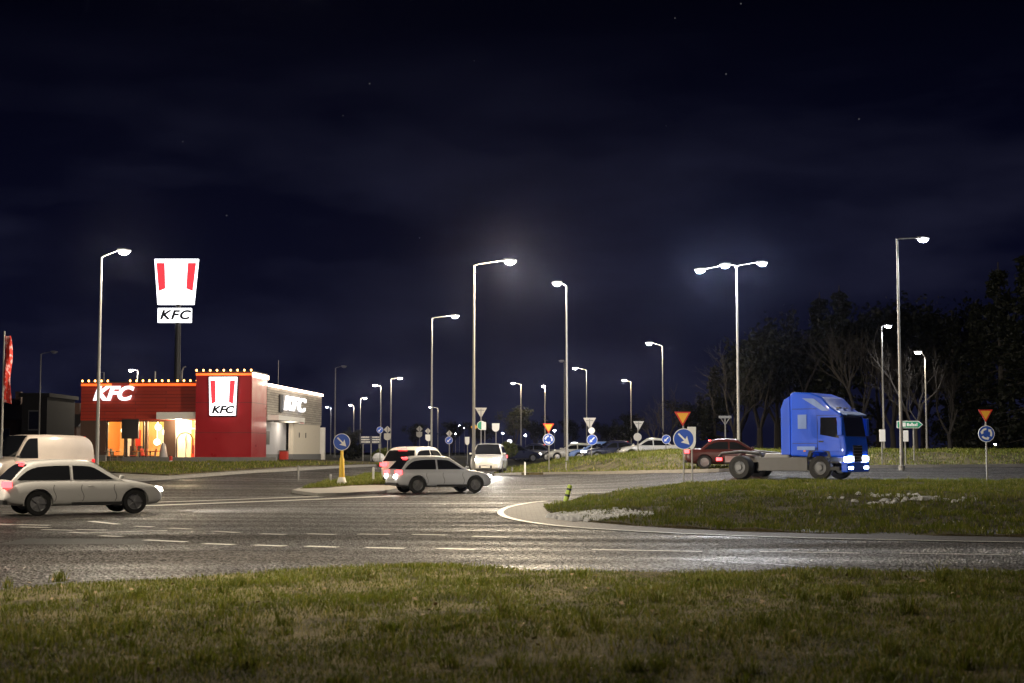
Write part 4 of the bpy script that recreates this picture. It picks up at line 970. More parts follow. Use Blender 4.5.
    def pane(xa, xb, sg):
        top = []; bot_ = []; N = 10
        for i_ in range(N + 1):
            xq = xa + (xb - xa) * i_ / N; zz = zr_(xq); zt_ = max(zz - rad(zz) - .035, zb + .045)
            top.append((xq, sg * (Yw(zt_) + .012), zt_)); bot_.append((xq, sg * (Yw(zb + .04) + .012), zb + .04))
        b = MB(); b.v = top + bot_; m_ = N + 1
        b.f = [(k, k + 1, m_ + k + 1, m_ + k) for k in range(N)]
        b.build('side_window', M['glass'], t)
    for sg in (-1, 1):
        if style == 'van': pane(f1 - .45, f0 - .22, sg)
        else:
            pm = (f0 + r0) / 2 + .02 * L; pane(pm + .04, f0 - .20, sg); pane(r0 + .18, pm - .04, sg)
    for q in wx:
        for sg in (-1, 1):
            yo = sg * (w - .035); yi = sg * (w - .24)
            ty = MB().lathe([(wr * .66, yi), (wr * .95, yi), (wr, yi + sg * .03), (wr, yo - sg * .03), (wr * .95, yo), (wr * .66, yo), (wr * .66, yi)], 28, (q, 0, wr), 'y', cap=False).build('wheel', M['rubber'], t, smooth=True)
            rb = MB().lathe([(wr * .67, yo - sg * .01), (wr * .60, yo - sg * .09), (wr * .15, yo - sg * .085), (wr * .13, yo - sg * .015), (.004, yo - sg * .01)], 24, (q, 0, wr), 'y', cap=False)
            for k in range(5):
                a = 2 * PI * k / 5; c, s_ = math.cos(a), math.sin(a)
                pts = [(q + c * r_ * wr - s_ * o_ * wr, wr + s_ * r_ * wr + c * o_ * wr) for r_, o_ in ((.12, -.07), (.64, -.05), (.64, .05), (.12, .07))]
                rb.prism(pts, yo - sg * .045, yo - sg * .012)
            rb.build('rim', M['rim'], ty)
    zl = .66 if style != 'suv' and style != 'van' else .80
    for sg in (-1, 1):
        y0, y1 = sg * w * .42, sg * w * .80
        hl = MB().prism([(L * .5 - .10, zl - .055), (L * .5 - .005, zl - .06), (L * .5 - .045, zl + .05), (L * .5 - .15, zl + .075)], min(y0, y1), max(y0, y1)).build('headlight', M[hm] if lit else M['glass'], t, bevel=.02)
        if lit and spot: lamp('headlight_beam', t, (L * .5 + .05, (y0 + y1) / 2, zl), 'SPOT', spot, (1, .94, .84), .05, beam or (0, R(-84), 0), R(75), .7)
        zt = .86 if style in ('hatch', 'sedan') else 1.0
        MB().box(-L * .5 - .012, -L * .5 + .2, min(sg * w * .60, sg * w * .955), max(sg * w * .60, sg * w * .955), zt - .11, zt + .05).build('tail_light', M[tm], t, bevel=.03)
        if glare: MB().box(-L * .5 - .02, -L * .5 + .1, min(sg * w * .50, sg * w * .80), max(sg * w * .50, sg * w * .80), .60, .74).build('rear_glare_lamp', M['rear_glare'], t, bevel=.02)
        mo = MB().box(f0 - .16, f0 - .04, min(sg * w * .95, sg * w * 1.10), max(sg * w * .95, sg * w * 1.10), bh + .03, bh + .13).build('mirror', paint if style != 'van' else M['trim'], t, bevel=.03)
        MB().box(-.42, .22 * L, min(sg * (w - .02), sg * (w + .006)), max(sg * (w - .02), sg * (w + .006)), .26, .34).build('sill_trim', M['trim'], t, bevel=.004)
        yh = side(-.0 * L, bh - .16, sg); MB().box(.0 * L, .0 * L + .16, min(yh - sg * .01, yh + sg * .012), max(yh - sg * .01, yh + sg * .012), bh - .175, bh - .15).build('door_handle', paint, t, bevel=.005)
    for q in (.175 * L, -.03 * L, -.20 * L):
        for sg in (-1, 1):
            b = MB(); P = [(q + .04 * math.sin(k), .36 + (bh - .12 - .36) * k / 6) for k in range(7)]
            for k in range(6):
                y0_, y1_ = side(*P[k], sg) + sg * .003, side(*P[k + 1], sg) + sg * .003
                b.add([(P[k][0] - .007, y0_, P[k][1]), (P[k][0] + .007, y0_, P[k][1]), (P[k + 1][0] + .007, y1_, P[k + 1][1]), (P[k + 1][0] - .007, y1_, P[k + 1][1])], [(0, 1, 2, 3)])
            b.build('door_seam', M['trim'], t)
    MB().box(L * .5 - .06, L * .5 + .012, -w * .38, w * .38, .34, .50).build('grille', M['trim'], t, bevel=.01)
    MB().box(-L * .5 - .02, -L * .5 + .08, -.26, .26, .56, .67).build('number_plate', M['plate'], t)
    MB().box(L * .5 - .03, L * .5 + .02, -.26, .26, .37, .47).build('number_plate', M['plate'], t)
    MB().box(-L * .5 - .012, -L * .5 + .12, -w * .78, w * .78, .30, .42).build('bumper_trim', M['trim'], t, bevel=.02)
    MB().box(r1 - .08, r1 + .02, -.22, .22, H - .07, H - .045).build('brake_light', M[tm], t)
    return t
car('white hatchback in the left foreground, tail light glowing red', 'car', 79, 39.4, R(33), M['p_white'], 'hatch', 4.35, 1.79, 1.46, spot=3200, hm='head_soft')
car('pale estate car half hidden behind the silver hatchback, red tail lights on', 'car', 420, 64.5, R(68), M['p_white'], 'suv', 4.5, 1.84, 1.74, tm='tail')
car('silver hatchback heading right with white glare lamps added at its rear', 'car', 439, 57.5, R(24), M['p_silver'], 'hatch', 4.1, 1.76, 1.46, spot=500, hm='head_soft', tm='tail', glare=True)
car('pale oncoming car with dazzling headlights behind the tall warm lamp', 'car', 489, 80, R(-94), M['p_white'], 'suv', 4.5, 1.84, 1.68, hm='head', spot=900)
car('white van with lit headlights behind the white hatchback', 'van', 37, 65, R(234), M['p_van'], 'van', 5.1, 1.92, 2.14, name='van', tm='tail_dim', spot=600, group='vans')
car('dark red car whose tail shows left of the lorry, tail lights on', 'car', 731, 69, R(-4), M['p_red'], 'sedan', 4.5, 1.78, 1.44, tm='tail', spot=300)
car('white parked car with a dark roof beyond the far verge, left of the bare tree', 'car', 649, 101, R(185), M['p_white'], 'sedan', 4.5, 1.78, 1.44, lit=False, tm='tail_dim', group='parked cars beyond the verge')
car('navy car beyond the far verge, under the blue arrow sign', 'car', 613, 103, R(190), M['p_dark'], 'sedan', 4.5, 1.78, 1.44, hm='head_soft', tm='tail_dim', group='parked cars beyond the verge')
car('pale blue car beyond the far verge, nose hidden behind the navy car', 'car', 596, 108, R(178), M['p_blue2'], 'hatch', 4.2, 1.76, 1.46, lit=False, tm='tail_dim', group='parked cars beyond the verge')
car('white car half hidden by the verge beneath the tall lit mast', 'car', 572, 118, R(182), M['p_white'], 'hatch', 4.2, 1.76, 1.42, lit=False, tm='tail_dim', group='parked cars beyond the verge')
car('navy car parked right of the oncoming pale car', 'car', 515, 118, R(20), M['p_dark'], 'hatch', 4.2, 1.76, 1.46, hm='head_soft', tm='tail_dim', group='parked cars beyond the verge')
car('dark car with one lit lamp parked left of the yellow triangle sign', 'car', 533, 122, R(170), M['p_dark'], 'sedan', 4.4, 1.76, 1.44, hm='head_soft', tm='tail_dim', group='parked cars beyond the verge')

# lorry tractor unit
d = 62.0; px = 797; x = X(px, d)
T_ = empty('lorry', (x, d, h(x, d) + .012), R(-35), 'blue lorry tractor unit with a high roof, headlights lit', 'lorry')
CB, CF, HW = .25, 2.75, 1.24     # rear and front of the cab, half width
prof = [(CB, 1.0), (CB, 3.62), (CB + .12, 3.72), (CB + .9, 3.68), (CB + 1.45, 3.48), (CB + 1.78, 3.1), (CF - .22, 2.78), (CF - .06, 1.75), (CF, 1.3), (CF, .95), (CF - .75, .95), (CF - .8, 1.15), (CF - 1.6, 1.15), (CF - 1.7, .95)]
MB().prism(prof, -HW, HW).build('cab', M['p_blue'], T_, bevel=.09, smooth=True, seg=3)
def fz_(x_): return None
wsx = lambda z_: CF - .06 + (z_ - 1.75) * (-.16 / 1.03)
MB().add([(wsx(1.82) + .02, -1.1, 1.82), (wsx(1.82) + .02, 1.1, 1.82), (wsx(2.7) + .02, 1.04, 2.7), (wsx(2.7) + .02, -1.04, 2.7), (wsx(1.82) - .1, -1.1, 1.82), (wsx(1.82) - .1, 1.1, 1.82), (wsx(2.7) - .1, 1.04, 2.7), (wsx(2.7) - .1, -1.04, 2.7)],
         [(0, 1, 2, 3), (4, 7, 6, 5), (0, 4, 5, 1), (1, 5, 6, 2), (2, 6, 7, 3), (3, 7, 4, 0)]).build('windscreen', M['glass'], T_, bevel=.02)
for sg in (-1, 1):
    yo, yi = sg * (HW + .012), sg * (HW - .03); lo, hi = min(yo, yi), max(yo, yi)
    MB().prism([(CF - 1.15, 1.9), (CF - .32, 1.75), (CF - .42, 2.62), (CF - 1.12, 2.62)], lo, hi).build('side_window', M['glass'], T_, bevel=.005)
    dr = MB().prism([(CF - 1.25, 1.72), (CF - .27, 1.68), (CF - .25, 1.2), (CF - .8, 1.2), (CF - 1.25, 1.25)], lo, hi).build('door_panel', M['p_blue'], T_, bevel=.01)
    MB().box(CF - 1.2, CF - 1.0, min(sg * (HW + .013), sg * (HW + .045)), max(sg * (HW + .013), sg * (HW + .045)), 1.58, 1.64).build('handle', M['trim'], dr)
    # pale sweep of paint on the cab side
    MB().prism([(CB + .55, 3.45), (CB + 1.1, 3.42), (CB + 1.75, 2.9), (CB + 1.45, 2.9)], lo, hi).build('pale_stripe', M['p_blue2'], T_, bevel=.004)
    MB().prism([(CB + .35, 2.15), (CB + .75, 2.15), (CB + .75, 2.75), (CB + .35, 2.75)], lo, hi).build('sleeper_vent_panel', M['p_blue2'], T_, bevel=.005)
    m_ = MB().box(CF - .28, CF - .06, min(sg * (HW + .08), sg * (HW + .30)), max(sg * (HW + .08), sg * (HW + .30)), 1.85, 2.6).build('mirror', M['p_blue'], T_, bevel=.04)
    MB().tube([(CF - .2, sg * (HW - .02), 2.65), (CF - .17, sg * (HW + .2), 2.62)], .025, 6).build('mirror_arm', M['trim'], m_)
    MB().box(CF - .16, CF + .045, min(sg * .55, sg * 1.16), max(sg * .55, sg * 1.16), .78, .98).build('headlight', M['head_blue'], T_, bevel=.03)
    MB().box(CF - .1, CF + .055, min(sg * .62, sg * 1.1), max(sg * .62, sg * 1.1), .45, .56).build('fog_light', M['head_blue'], T_, bevel=.02)
    lamp('headlight_beam', T_, (CF + .12, sg * .85, .88), 'SPOT', 500, (.86, .92, 1), .06, (0, R(-84), 0), R(75), .7)
    MB().box(-1.0, CB - .1, min(sg * .75, sg * 1.2), max(sg * .75, sg * 1.2), .40, 1.12).build('fuel_tank', M['dsteel'], T_, bevel=.1)
    MB().box(-1.25, CB + .75, min(sg * 1.15, sg * 1.235), max(sg * 1.15, sg * 1.235), .36, .94).build('side_skirt', M['skirt'], T_, bevel=.02)
    MB().box(CF - .72, CF - .3, min(sg * 1.1, sg * 1.262), max(sg * 1.1, sg * 1.262), .40, .55).box(CF - .72, CF - .3, min(sg * 1.1, sg * 1.262), max(sg * 1.1, sg * 1.262), .70, .76).build('step', M['trim'], T_, bevel=.01)
    MB().prism([(CB - .45, 1.05), (CB - .02, 1.05), (CB - .02, 3.55), (CB - .3, 3.4), (CB - .45, 3.0)], min(sg * 1.1, sg * 1.2), max(sg * 1.1, sg * 1.2)).build('side_deflector', M['p_blue'], T_, bevel=.02)
    b = MB()
    for bx in ((CF - 1.28, CF - 1.265, 1.2, 2.72), (CF - 1.28, CF - .3, 2.70, 2.715), (CB + .1, CF - 1.3, 1.52, 1.54), (CB + .1, CF - 1.3, 2.98, 3.0)): b.box(bx[0], bx[1], min(sg * (HW - .02), sg * (HW + .004)), max(sg * (HW - .02), sg * (HW + .004)), bx[2], bx[3])
    b.build('door_seam', M['trim'], T_)
    MB().box(CB + .3, CB + 1.1, min(sg * (HW - .02), sg * (HW + .006)), max(sg * (HW - .02), sg * (HW + .006)), 1.25, 1.4).build('pale_marking', M['p_blue2'], T_)
    MB().box(CF - 1.9, CF - 1.8, min(sg * (HW + .0), sg * (HW + .03)), max(sg * (HW + .0), sg * (HW + .03)), 1.18, 1.24).build('marker_light', M['orange_plastic'], T_)
    MB().prism([(CF - 1.75, .95), (CF - 1.68, 1.25), (CF - 1.2, 1.4), (CF - .75, 1.25), (CF - .68, .95), (CF - .8, .95), (CF - .87, 1.15), (CF - 1.2, 1.26), (CF - 1.56, 1.15), (CF - 1.62, .95)], min(sg * 1.0, sg * 1.24), max(sg * 1.0, sg * 1.24)).build('mudguard', M['trim'], T_)
    MB().tube([(-3.25, sg * 1.0, .95), (-3.1, sg * 1.0, 1.1), (-2.2, sg * 1.0, 1.18), (-1.3, sg * 1.0, 1.1), (-1.15, sg * 1.0, .95)], .07, 8).build('mudguard', M['trim'], T_)
    MB().box(-3.32, -3.26, min(sg * .7, sg * 1.15), max(sg * .7, sg * 1.15), .78, .92).build('tail_light', M['tail'], T_, bevel=.01)
    for q, wi in ((CF - 1.22, .32), (-2.2, .58)):
        yo, yi = sg * 1.22, sg * (1.22 - wi); r_ = .5
        ty = MB().lathe([(r_ * .6, yi), (r_ * .96, yi), (r_, yi + sg * .04), (r_, yo - sg * .04), (r_ * .96, yo), (r_ * .6, yo), (r_ * .6, yi)], 28, (q, 0, r_), 'y', cap=False).build('wheel', M['rubber'], T_, smooth=True)
        MB().lathe([(r_ * .6, yo - sg * .02), (r_ * .52, yo - sg * .1), (r_ * .3, yo - sg * .08), (r_ * .25, yo - sg * .005), (r_ * .1, yo), (.004, yo)], 20, (q, 0, r_), 'y', cap=False).build('rim', M['dsteel'], ty)
MB().box(CF - .25, CF + .04, -HW + .02, HW - .02, .32, .74).build('bumper', M['p_blue'], T_, bevel=.05)
MB().box(CF - .2, CF + .02, -.5, .5, .76, 1.45).build('grille', M['trim'], T_, bevel=.02)
b = MB()
for k in range(5): b.box(CF + .005, CF + .035, -.46, .46, .84 + k * .125, .87 + k * .125)
b.build('grille_bar', M['rim'], T_)
MB().prism([(CF - .22, 2.74), (CF + .0, 2.70), (CF + .02, 2.75), (CF - .3, 2.88)], -1.1, 1.1).build('sun_visor', M['p_blue2'], T_, bevel=.01)
for yy in (-.8, 0, .8): MB().box(CF - .55, CF - .42, yy - .12, yy + .12, 3.0, 3.06).build('roof_light', M['lens_off'], T_, bevel=.01)
MB().box(-3.25, CF - .3, -.42, -.32, .72, .98).box(-3.25, CF - .3, .32, .42, .72, .98).box(-3.25, -3.15, -.31, .31, .72, .98).box(-1.2, -1.1, -.31, .31, .72, .98).build('chassis_frame', M['dsteel'], T_)
MB().lathe([(.5, 1.02), (.48, 1.12), (.12, 1.14)], 20, (-1.9, 0, 0)).build('coupling_plate', M['dsteel'], T_)
MB().box(CB - .38, CB - .06, -.6, .6, 1.0, 2.0).build('air_hose_panel', M['trim'], T_)
MB().box(-.9, CB - .5, -.5, .5, 1.0, 1.12).build('catwalk', M['rim'], T_)

# ------------------------------------------------------------------ distant buildings
def house(px0, px1, d, ytop, label, m='brown', pitched=True):
    x0, x1 = X(px0, d), X(px1, d); g = h((x0 + x1) / 2, d); zt = at(px0, ytop, d).z - g; cx = (x0 + x1) / 2; w = (x1 - x0) / 2
    t = empty('house', (cx, d, g), 0, label, 'house'); zw = zt * (.62 if pitched else .94)
    MB().box(-w, w, 0, 9, -.3, zw).build('wall', M[m], t)
    if pitched: rf = MB().prism([(-.5, zw), (9.5, zw), (4.5, zt)], -w - .3, w + .3, 'x').build('roof', M['dark'], t); MB().box(w * .3, w * .3 + .6, 3, 3.6, zt - .8, zt + .7).build('chimney', M['brown'], rf)
    else: MB().box(-w - .3, w + .3, -.3, 9.3, zw, zt).build('roof', M['night'], t)
    k = 0
    for i in range(int(w * 2 / 2.4)):
        wx = -w + 1.2 + i * 2.4; wd = MB().box(wx - .55, wx + .55, -.05, .0, zw * .45, zw * .78).build('window', M['dsteel'], t); MB().box(wx - .48, wx + .48, -.06, -.052, zw * .47, zw * .76).build('pane', M['glass'], wd)
house(-30, 22, 150, 397, 'dark house with a low roof at the frame edge behind the flagpole')
house(21, 46, 142, 393, 'dark flat-roofed block behind the unlit grey lamp', 'night', False)
house(47, 76, 170, 408, 'dark pitched-roof house between the van and the restaurant')
# far lit kiosk shapes across the field
for px, py, w, hh, d, lab in ((574.5, 443.8, 8.5, 3.5, 190, 'far lit white roadside board left of the cream disc'), (509.5, 441.5, 5, 4.2, 210, 'far lit white oval board above the rounded bush')):
    x = X(px, d); g = h(x, d); zc = at(px, py, d).z - g; s = d / F
    t = empty('roadside_board', (x, d, g), 0, lab, 'roadside board')
    MB().prism([(w / 2 * s * math.cos(a), zc + hh / 2 * s * math.sin(a)) for a in [k * PI / 8 for k in range(16)]], 0, .2).build('lit_panel', M['white_sign'], t)
    MB().tube([(0, .1, 0), (0, .1, zc)], .08, 8).build('post', M['dsteel'], t)

# ------------------------------------------------------------------ trees and bushes
def leaf_mesh(name, fn, n, size, seed, m='leaf'):
    rng = np.random.default_rng(seed); P = fn(rng, n); n = len(P)
    a = rng.normal(size=(n, 3)); a /= np.linalg.norm(a, axis=1)[:, None]; c = rng.normal(size=(n, 3)); bb = np.cross(a, c); bb /= np.linalg.norm(bb, axis=1)[:, None]
    s = size * rng.uniform(.5, 1.4, n)[:, None]
    V = np.stack([P - a * s, P + bb * s * .45, P + a * s, P - bb * s * .45], 1).reshape(-1, 3)
    me = bpy.data.meshes.new(name); me.vertices.add(n * 4); me.vertices.foreach_set('co', V.astype(np.float32).ravel())
    me.loops.add(n * 4); me.loops.foreach_set('vertex_index', np.arange(n * 4, dtype=np.int32)); me.polygons.add(n); me.polygons.foreach_set('loop_start', (np.arange(n) * 4).astype(np.int32)); me.update(calc_edges=True)
    t = me.attributes.new('tint', 'FLOAT', 'POINT'); t.data.foreach_set('value', np.repeat(np.clip(rng.normal(.5, .25, n), 0, 1), 4).astype(np.float32))
    me.materials.append(M[m]); return me
def branches(rng, b, p, dir_, L, r, depth, spread=.55, tips=None):
    q = p; pts = [p]; dd = dir_.copy()
    for k in range(3):
        dd = (dd + Vector((rng.uniform(-1, 1), rng.uniform(-1, 1), rng.uniform(-.2, .7))) * .14).normalized(); q = q + dd * (L / 3); pts.append(q)
    b.tube(pts, [r, r * .85, r * .72, r * .58], 5 if depth > 2 else 4, cap=False)
    if tips is not None and depth <= 1: tips.append(q)
    if depth == 0: return
    for k in range(rng.choice((2, 3, 3)) if depth > 1 else 3):
        i = rng.choice((1, 2, 3, 3)); a = rng.uniform(0, 2 * PI); o = dd.orthogonal().normalized(); o.rotate(Matrix.Rotation(a, 3, dd))
        nd_ = (dd + o * rng.uniform(spread * .6, spread * 1.6) + Vector((0, 0, .15))).normalized()
        branches(rng, b, pts[i], nd_, L * rng.uniform(.62, .85), r * (.6 if i == 3 else .45), depth - 1, spread, tips)
def bare_tree(seed, Hh, spread=.55, depth=5, fork=1):
    rng = random.Random(seed); t = empty('bare_tree'); b = MB(); tips = []
    tr_ = MB().tube([(0, 0, -.3), (.05, 0, Hh * .12), (.0, .06, Hh * .22)], [.26, .2, .17], 8)
    tr_.build('trunk', M['bark'], t, smooth=True)
    for k in range(2 + fork): branches(rng, b, Vector((0, 0, Hh * .21)), Vector((math.cos(k * 2.2 + seed) * .45, math.sin(k * 2.2 + seed) * .45, 1)).normalized(), Hh * .26, .12, depth, spread, tips)
    b.build('crown', M['bark'], t, smooth=True); return t
def leafy_tree(seed, Hh, kind):
    rng = random.Random(seed); t = empty('leafy_tree'); b = MB(); tips = []
    if kind == 'broad':
        for k in range(4): branches(rng, b, Vector((0, 0, Hh * .22)), Vector((math.cos(k * 1.7) * .5, math.sin(k * 1.7) * .5, 1)).normalized(), Hh * .27, .13, 4, .5, tips)
        b.tube([(0, 0, -.3), (0, 0, Hh * .24)], [.3, .22], 8); tp = [Vector(q) for q in tips]
        fn = lambda r_, n: np.array([list(tp[r_.integers(len(tp))] + Vector(r_.normal(0, .34, 3))) for _ in range(n)])
        me = leaf_mesh('crown', fn, 5200, .17, seed)
    else:
        b.tube([(0, 0, -.3), (0, 0, Hh)], [.24, .03], 8)
        arms = []
        z = Hh * .1
        while z < Hh * .97:
            R_ = (Hh - z) * .24 + .25
            for k in range(7):
                a = rng.uniform(0, 2 * PI); L_ = R_ * rng.uniform(.65, 1.15); e = (L_ * math.cos(a), L_ * math.sin(a), z - L_ * .22); b.tube([(0, 0, z), e], [.035, .01], 4, cap=False); arms.append(((0, 0, z), e))
            z += rng.uniform(.3, .5)
        A = np.array(arms)
        def fn(r_, n):
            i = r_.integers(len(A), size=n); u = np.sqrt(r_.random(n))[:, None]; return A[i, 0] * (1 - u) + A[i, 1] * u + r_.normal(0, .10, (n, 3)) - np.array([0, 0, .1])
        me = leaf_mesh('crown', fn, 6500, .16, seed)
    b.build('trunk', M['bark'], t, smooth=True); c = bpy.data.objects.new('crown', me); COL.objects.link(c); c.parent = t
    return t
PROTO = {'bare': bare_tree(3, 9.0), 'bare2': bare_tree(8, 10.0, .42), 'broad': leafy_tree(5, 10, 'broad'), 'broad2': leafy_tree(9, 10, 'broad'), 'fir': leafy_tree(12, 11, 'fir'), 'fir2': leafy_tree(14, 11, 'fir')}
USED = set(); PH = {'bare': 9.3, 'bare2': 10.5, 'broad': 10.4, 'broad2': 10.4, 'fir': 11, 'fir2': 11}
def tree(kind, px, d, ytop, label, cat='tree', group='trees'):
    pr = PROTO[kind]; o = pr if kind not in USED else copy_tree(pr); USED.add(kind)
    x = X(px, d); g = h(x, d); s = (at(px, ytop, d).z - g) / PH[kind]
    o.location = (x, d, g); o.scale = (s, s, s); o.rotation_euler = (0, 0, random.uniform(0, 6.28)); tag(o, label, cat, group); return o
LIT = [
 ('bare', 916, 112, 330, 'bare spreading tree with lamp-lit branches behind the direction sign'), ('bare2', 950, 118, 345, 'bare tree right of the lamp-lit one, twigs barely catching light'), ('bare', 668, 118, 385, 'bare forked tree beside the lamp with a left arm'),
 ('bare2', 893, 124, 320, 'slender bare tree behind the tallest lamp on the verge'), ('bare', 735, 125, 345, 'bare tree behind the three-headed lamp'), ('bare2', 858, 120, 300, 'tall bare tree whose crown rises above the lorry cab'),
 ('broad', 760, 135, 330, 'dark leafy tree rising left of the lorry cab'), ('broad2', 800, 138, 295, 'highest dark broad crown above the lorry cab roof'), ('fir', 842, 136, 285, 'dark fir above the windscreen of the lorry'), ('broad', 880, 142, 305, 'dark leafy tree behind the short-armed lamp'),
 ('fir2', 715, 140, 365, 'dark fir left of the three-headed lamp'), ('broad2', 690, 150, 388, 'low dark leafy tree above the red car'), ('fir', 1003, 122, 262, 'tallest dark fir at the edge of the wood'), ('fir2', 980, 130, 300, 'dark fir behind the lone roundabout sign'),
 ('fir', 955, 140, 310, 'dark fir behind the bare trees'), ('broad', 925, 145, 300, 'dark leafy crown high behind the lamp-lit bare tree'), ('fir2', 1032, 118, 250, 'dark fir cut by the frame edge'), ('broad2', 778, 150, 310, 'dark leafy tree deep in the wood behind the three-headed lamp'),
 ('fir', 822, 155, 292, 'dark fir deep in the wood above the lorry'), ('broad', 905, 158, 295, 'dark leafy tree deep in the wood behind the tallest lamp'), ('broad2', 968, 155, 290, 'dark leafy tree deep in the wood left of the roundabout sign'), ('broad', 740, 150, 350, 'dark leafy tree deep in the wood behind the sign frame'),
 ('broad', 630, 230, 412, 'far dark tree under the lit lamp with cream sign backs'), ('broad2', 605, 250, 416, 'far dark tree left of the cream sign backs'), ('broad', 515, 200, 405, 'far rounded dark tree right of the white shield sign'), ('broad2', 478, 220, 415, 'far dark tree behind the green and white sign'),
 ('broad2', 535, 240, 412, 'far dark tree behind the small roundabout sign'), ('broad', 452, 260, 420, 'far dark tree behind the blue ring sign'), ('broad', 415, 250, 422, 'far dark tree behind the dim diamond pair'), ('broad2', 352, 230, 424, 'far dark tree behind the direction board'),
 ('broad', 572, 260, 418, 'far dark tree behind the tall lit mast'), ('broad', 10, 165, 402, 'dark tree behind the flagpole'), ('broad2', 62, 175, 402, 'dark tree between the unlit lamp and the restaurant'), ('bare', 655, 130, 400, 'small bare sapling left of the forked tree'),
]
for a in LIT: tree(*a)
def bush(px, d, py, r, label, m='bush', flat=.8):
    x = X(px, d); g = h(x, d); zc = at(px, py, d).z - g; t = empty('bush', (x, d, g), 0, label, 'bush', 'bushes')
    def fn(rg, n):
        v = rg.normal(size=(n, 3)); v /= np.linalg.norm(v, axis=1)[:, None]; rr = r * rg.uniform(.55, 1.08, n)[:, None]; return v * rr * np.array([1, 1, flat]) + np.array([0, 0, max(zc, r * flat)])
    c = bpy.data.objects.new('foliage', leaf_mesh('foliage', fn, 900, .13, int(px), m)); COL.objects.link(c); c.parent = t
    MB().tube([(0, 0, -.1), (.02, 0, max(zc, r * flat))], [.05, .02], 6).build('stem', M['bark'], t)
bush(507, 112, 449.5, .8, 'rounded yellow-green bush right of the oncoming car', 'bush', .75)
bush(598, 112, 447.5, .55, 'small yellow-green bush right of the blue arrow sign')
bush(622, 150, 434, 1.3, 'dim spreading bush left of the lamp with cream sign backs', 'leaf', .7)
bush(385, 106, 456, .9, 'low grassy bush under the grey diamond sign', 'bush', .6); bush(352, 118, 455, 1.0, 'low dark bush left of the direction board', 'leaf', .7)
t = empty('boulder', (X(378.5, 104.5), 104.5, h(X(378.5, 104.5), 104.5)), 0, 'whitish boulder beside the low bush under the small blue disc', 'boulder')
MB().ball((0, 0, .36), .42, 7, 1.15, .9, .9).ball((.4, -.1, .2), .28, 6).build('stone', M['snow'], t, bevel=.05)

# ------------------------------------------------------------------ sky, haze, camera
w = bpy.data.worlds.new('World'); sc.world = w; w.use_nodes = True; nt = w.node_tree; L = nt.links
bg = nt.nodes['Background']; bg.inputs['Strength'].default_value = 1.0
tc = nd(nt, 'ShaderNodeTexCoord'); sp_ = nd(nt, 'ShaderNodeSeparateXYZ'); L.new(tc.outputs['Generated'], sp_.inputs[0])
cr = nd(nt, 'ShaderNodeValToRGB'); e = cr.color_ramp.elements
e[0].position = 0; e[0].color = (.0046, .0052, .0170, 1); e[1].position = .30; e[1].color = (.0004, .0005, .0034, 1)
q = e.new(.14); q.color = (.0018, .0022, .0098, 1)
L.new(sp_.outputs[2], cr.inputs[0])
mp = nd(nt, 'ShaderNodeMapping'); mp.inputs['Scale'].default_value = (3.2, 3.2, 11); L.new(tc.outputs['Generated'], mp.inputs[0])
cn = nd(nt, 'ShaderNodeTexNoise'); cn.inputs['Scale'].default_value = 1.5; cn.inputs['Detail'].default_value = 7; cn.inputs['Roughness'].default_value = .55; L.new(mp.outputs[0], cn.inputs['Vector'])
cc = nd(nt, 'ShaderNodeValToRGB'); k = cc.color_ramp.elements; k[0].position = .44; k[0].color = (0, 0, 0, 1); k[1].position = .8; k[1].color = (.0105, .0108, .0200, 1); L.new(cn.outputs['Fac'], cc.inputs[0])
a1 = nd(nt, 'ShaderNodeMix', data_type='RGBA', blend_type='ADD'); a1.inputs[0].default_value = 1; L.new(cr.outputs[0], a1.inputs[6]); cm = nd(nt, 'ShaderNodeMapRange'); cm.inputs[1].default_value = .29; cm.inputs[2].default_value = .17; L.new(sp_.outputs[2], cm.inputs[0])
cv = nd(nt, 'ShaderNodeVectorMath', operation='SCALE'); L.new(cc.outputs[0], cv.inputs[0]); L.new(cm.outputs[0], cv.inputs['Scale']); L.new(cv.outputs[0], a1.inputs[7])
vo = nd(nt, 'ShaderNodeTexVoronoi'); vo.inputs['Scale'].default_value = 44; L.new(tc.outputs['Generated'], vo.inputs['Vector'])
lt = nd(nt, 'ShaderNodeMath', operation='LESS_THAN'); lt.inputs[1].default_value = .024; L.new(vo.outputs['Distance'], lt.inputs[0])
sl = nd(nt, 'ShaderNodeMath', operation='MULTIPLY'); sl.inputs[1].default_value = .075; L.new(lt.outputs[0], sl.inputs[0])
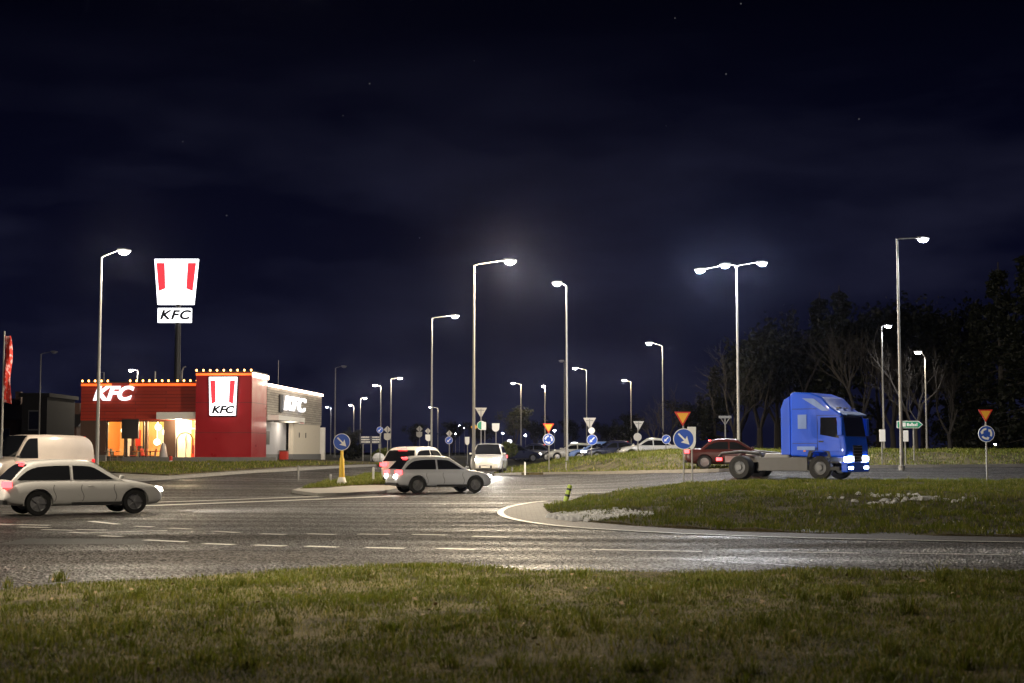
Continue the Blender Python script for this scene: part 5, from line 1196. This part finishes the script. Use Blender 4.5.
hz = nd(nt, 'ShaderNodeMath', operation='GREATER_THAN'); hz.inputs[1].default_value = .14; L.new(sp_.outputs[2], hz.inputs[0])
s2 = nd(nt, 'ShaderNodeMath', operation='MULTIPLY'); L.new(sl.outputs[0], s2.inputs[0]); L.new(hz.outputs[0], s2.inputs[1])
a2 = nd(nt, 'ShaderNodeMix', data_type='RGBA', blend_type='ADD'); a2.inputs[0].default_value = 1; L.new(a1.outputs[2], a2.inputs[6]); L.new(s2.outputs[0], a2.inputs[7])
L.new(a2.outputs[2], bg.inputs['Color'])

HAZE = 0.00004  # thin volume added to make halos round the lamps
if HAZE:
    b = MB().box(-905, 905, -62, 1505, -1.2, 32)
    hm = bpy.data.materials.new('lamp_halo_haze'); hm.use_nodes = True; nt = hm.node_tree; nt.nodes.remove(nt.nodes['Principled BSDF'])
    pv = nd(nt, 'ShaderNodeVolumePrincipled'); pv.inputs['Density'].default_value = HAZE; pv.inputs['Color'].default_value = (.50, .56, 1, 1); pv.inputs['Anisotropy'].default_value = .94
    nt.links.new(pv.outputs[0], nt.nodes['Material Output'].inputs['Volume'])
    o = b.build('haze', hm); tag(o, 'thin haze added to give the lamps a glow', 'haze', None, 'stuff'); o.display_type = 'WIRE'

cd = bpy.data.cameras.new('Camera'); cam = bpy.data.objects.new('Camera', cd); COL.objects.link(cam); sc.camera = cam
cam.location = (0, 0, CAMZ); cam.rotation_euler = (PI / 2 + PITCH, 0, 0)
cd.sensor_width = 36; cd.lens = F * 36 / 1024; cd.clip_end = 4000; cd.clip_start = .1
cd.dof.use_dof = True; cd.dof.focus_distance = 58; cd.dof.aperture_fstop = 2.8
vs = sc.view_settings; vs.view_transform = 'Standard'; vs.look = 'None'; vs.exposure = EXPO; vs.gamma = 1; vs.use_curve_mapping = False
sc.cycles.max_bounces = 5; sc.cycles.diffuse_bounces = 2; sc.cycles.glossy_bounces = 2; sc.cycles.transparent_max_bounces = 8; sc.cycles.volume_bounces = 0
sc.cycles.use_denoising = True; sc.cycles.sample_clamp_indirect = 4; sc.cycles.caustics_reflective = False; sc.cycles.caustics_refractive = False
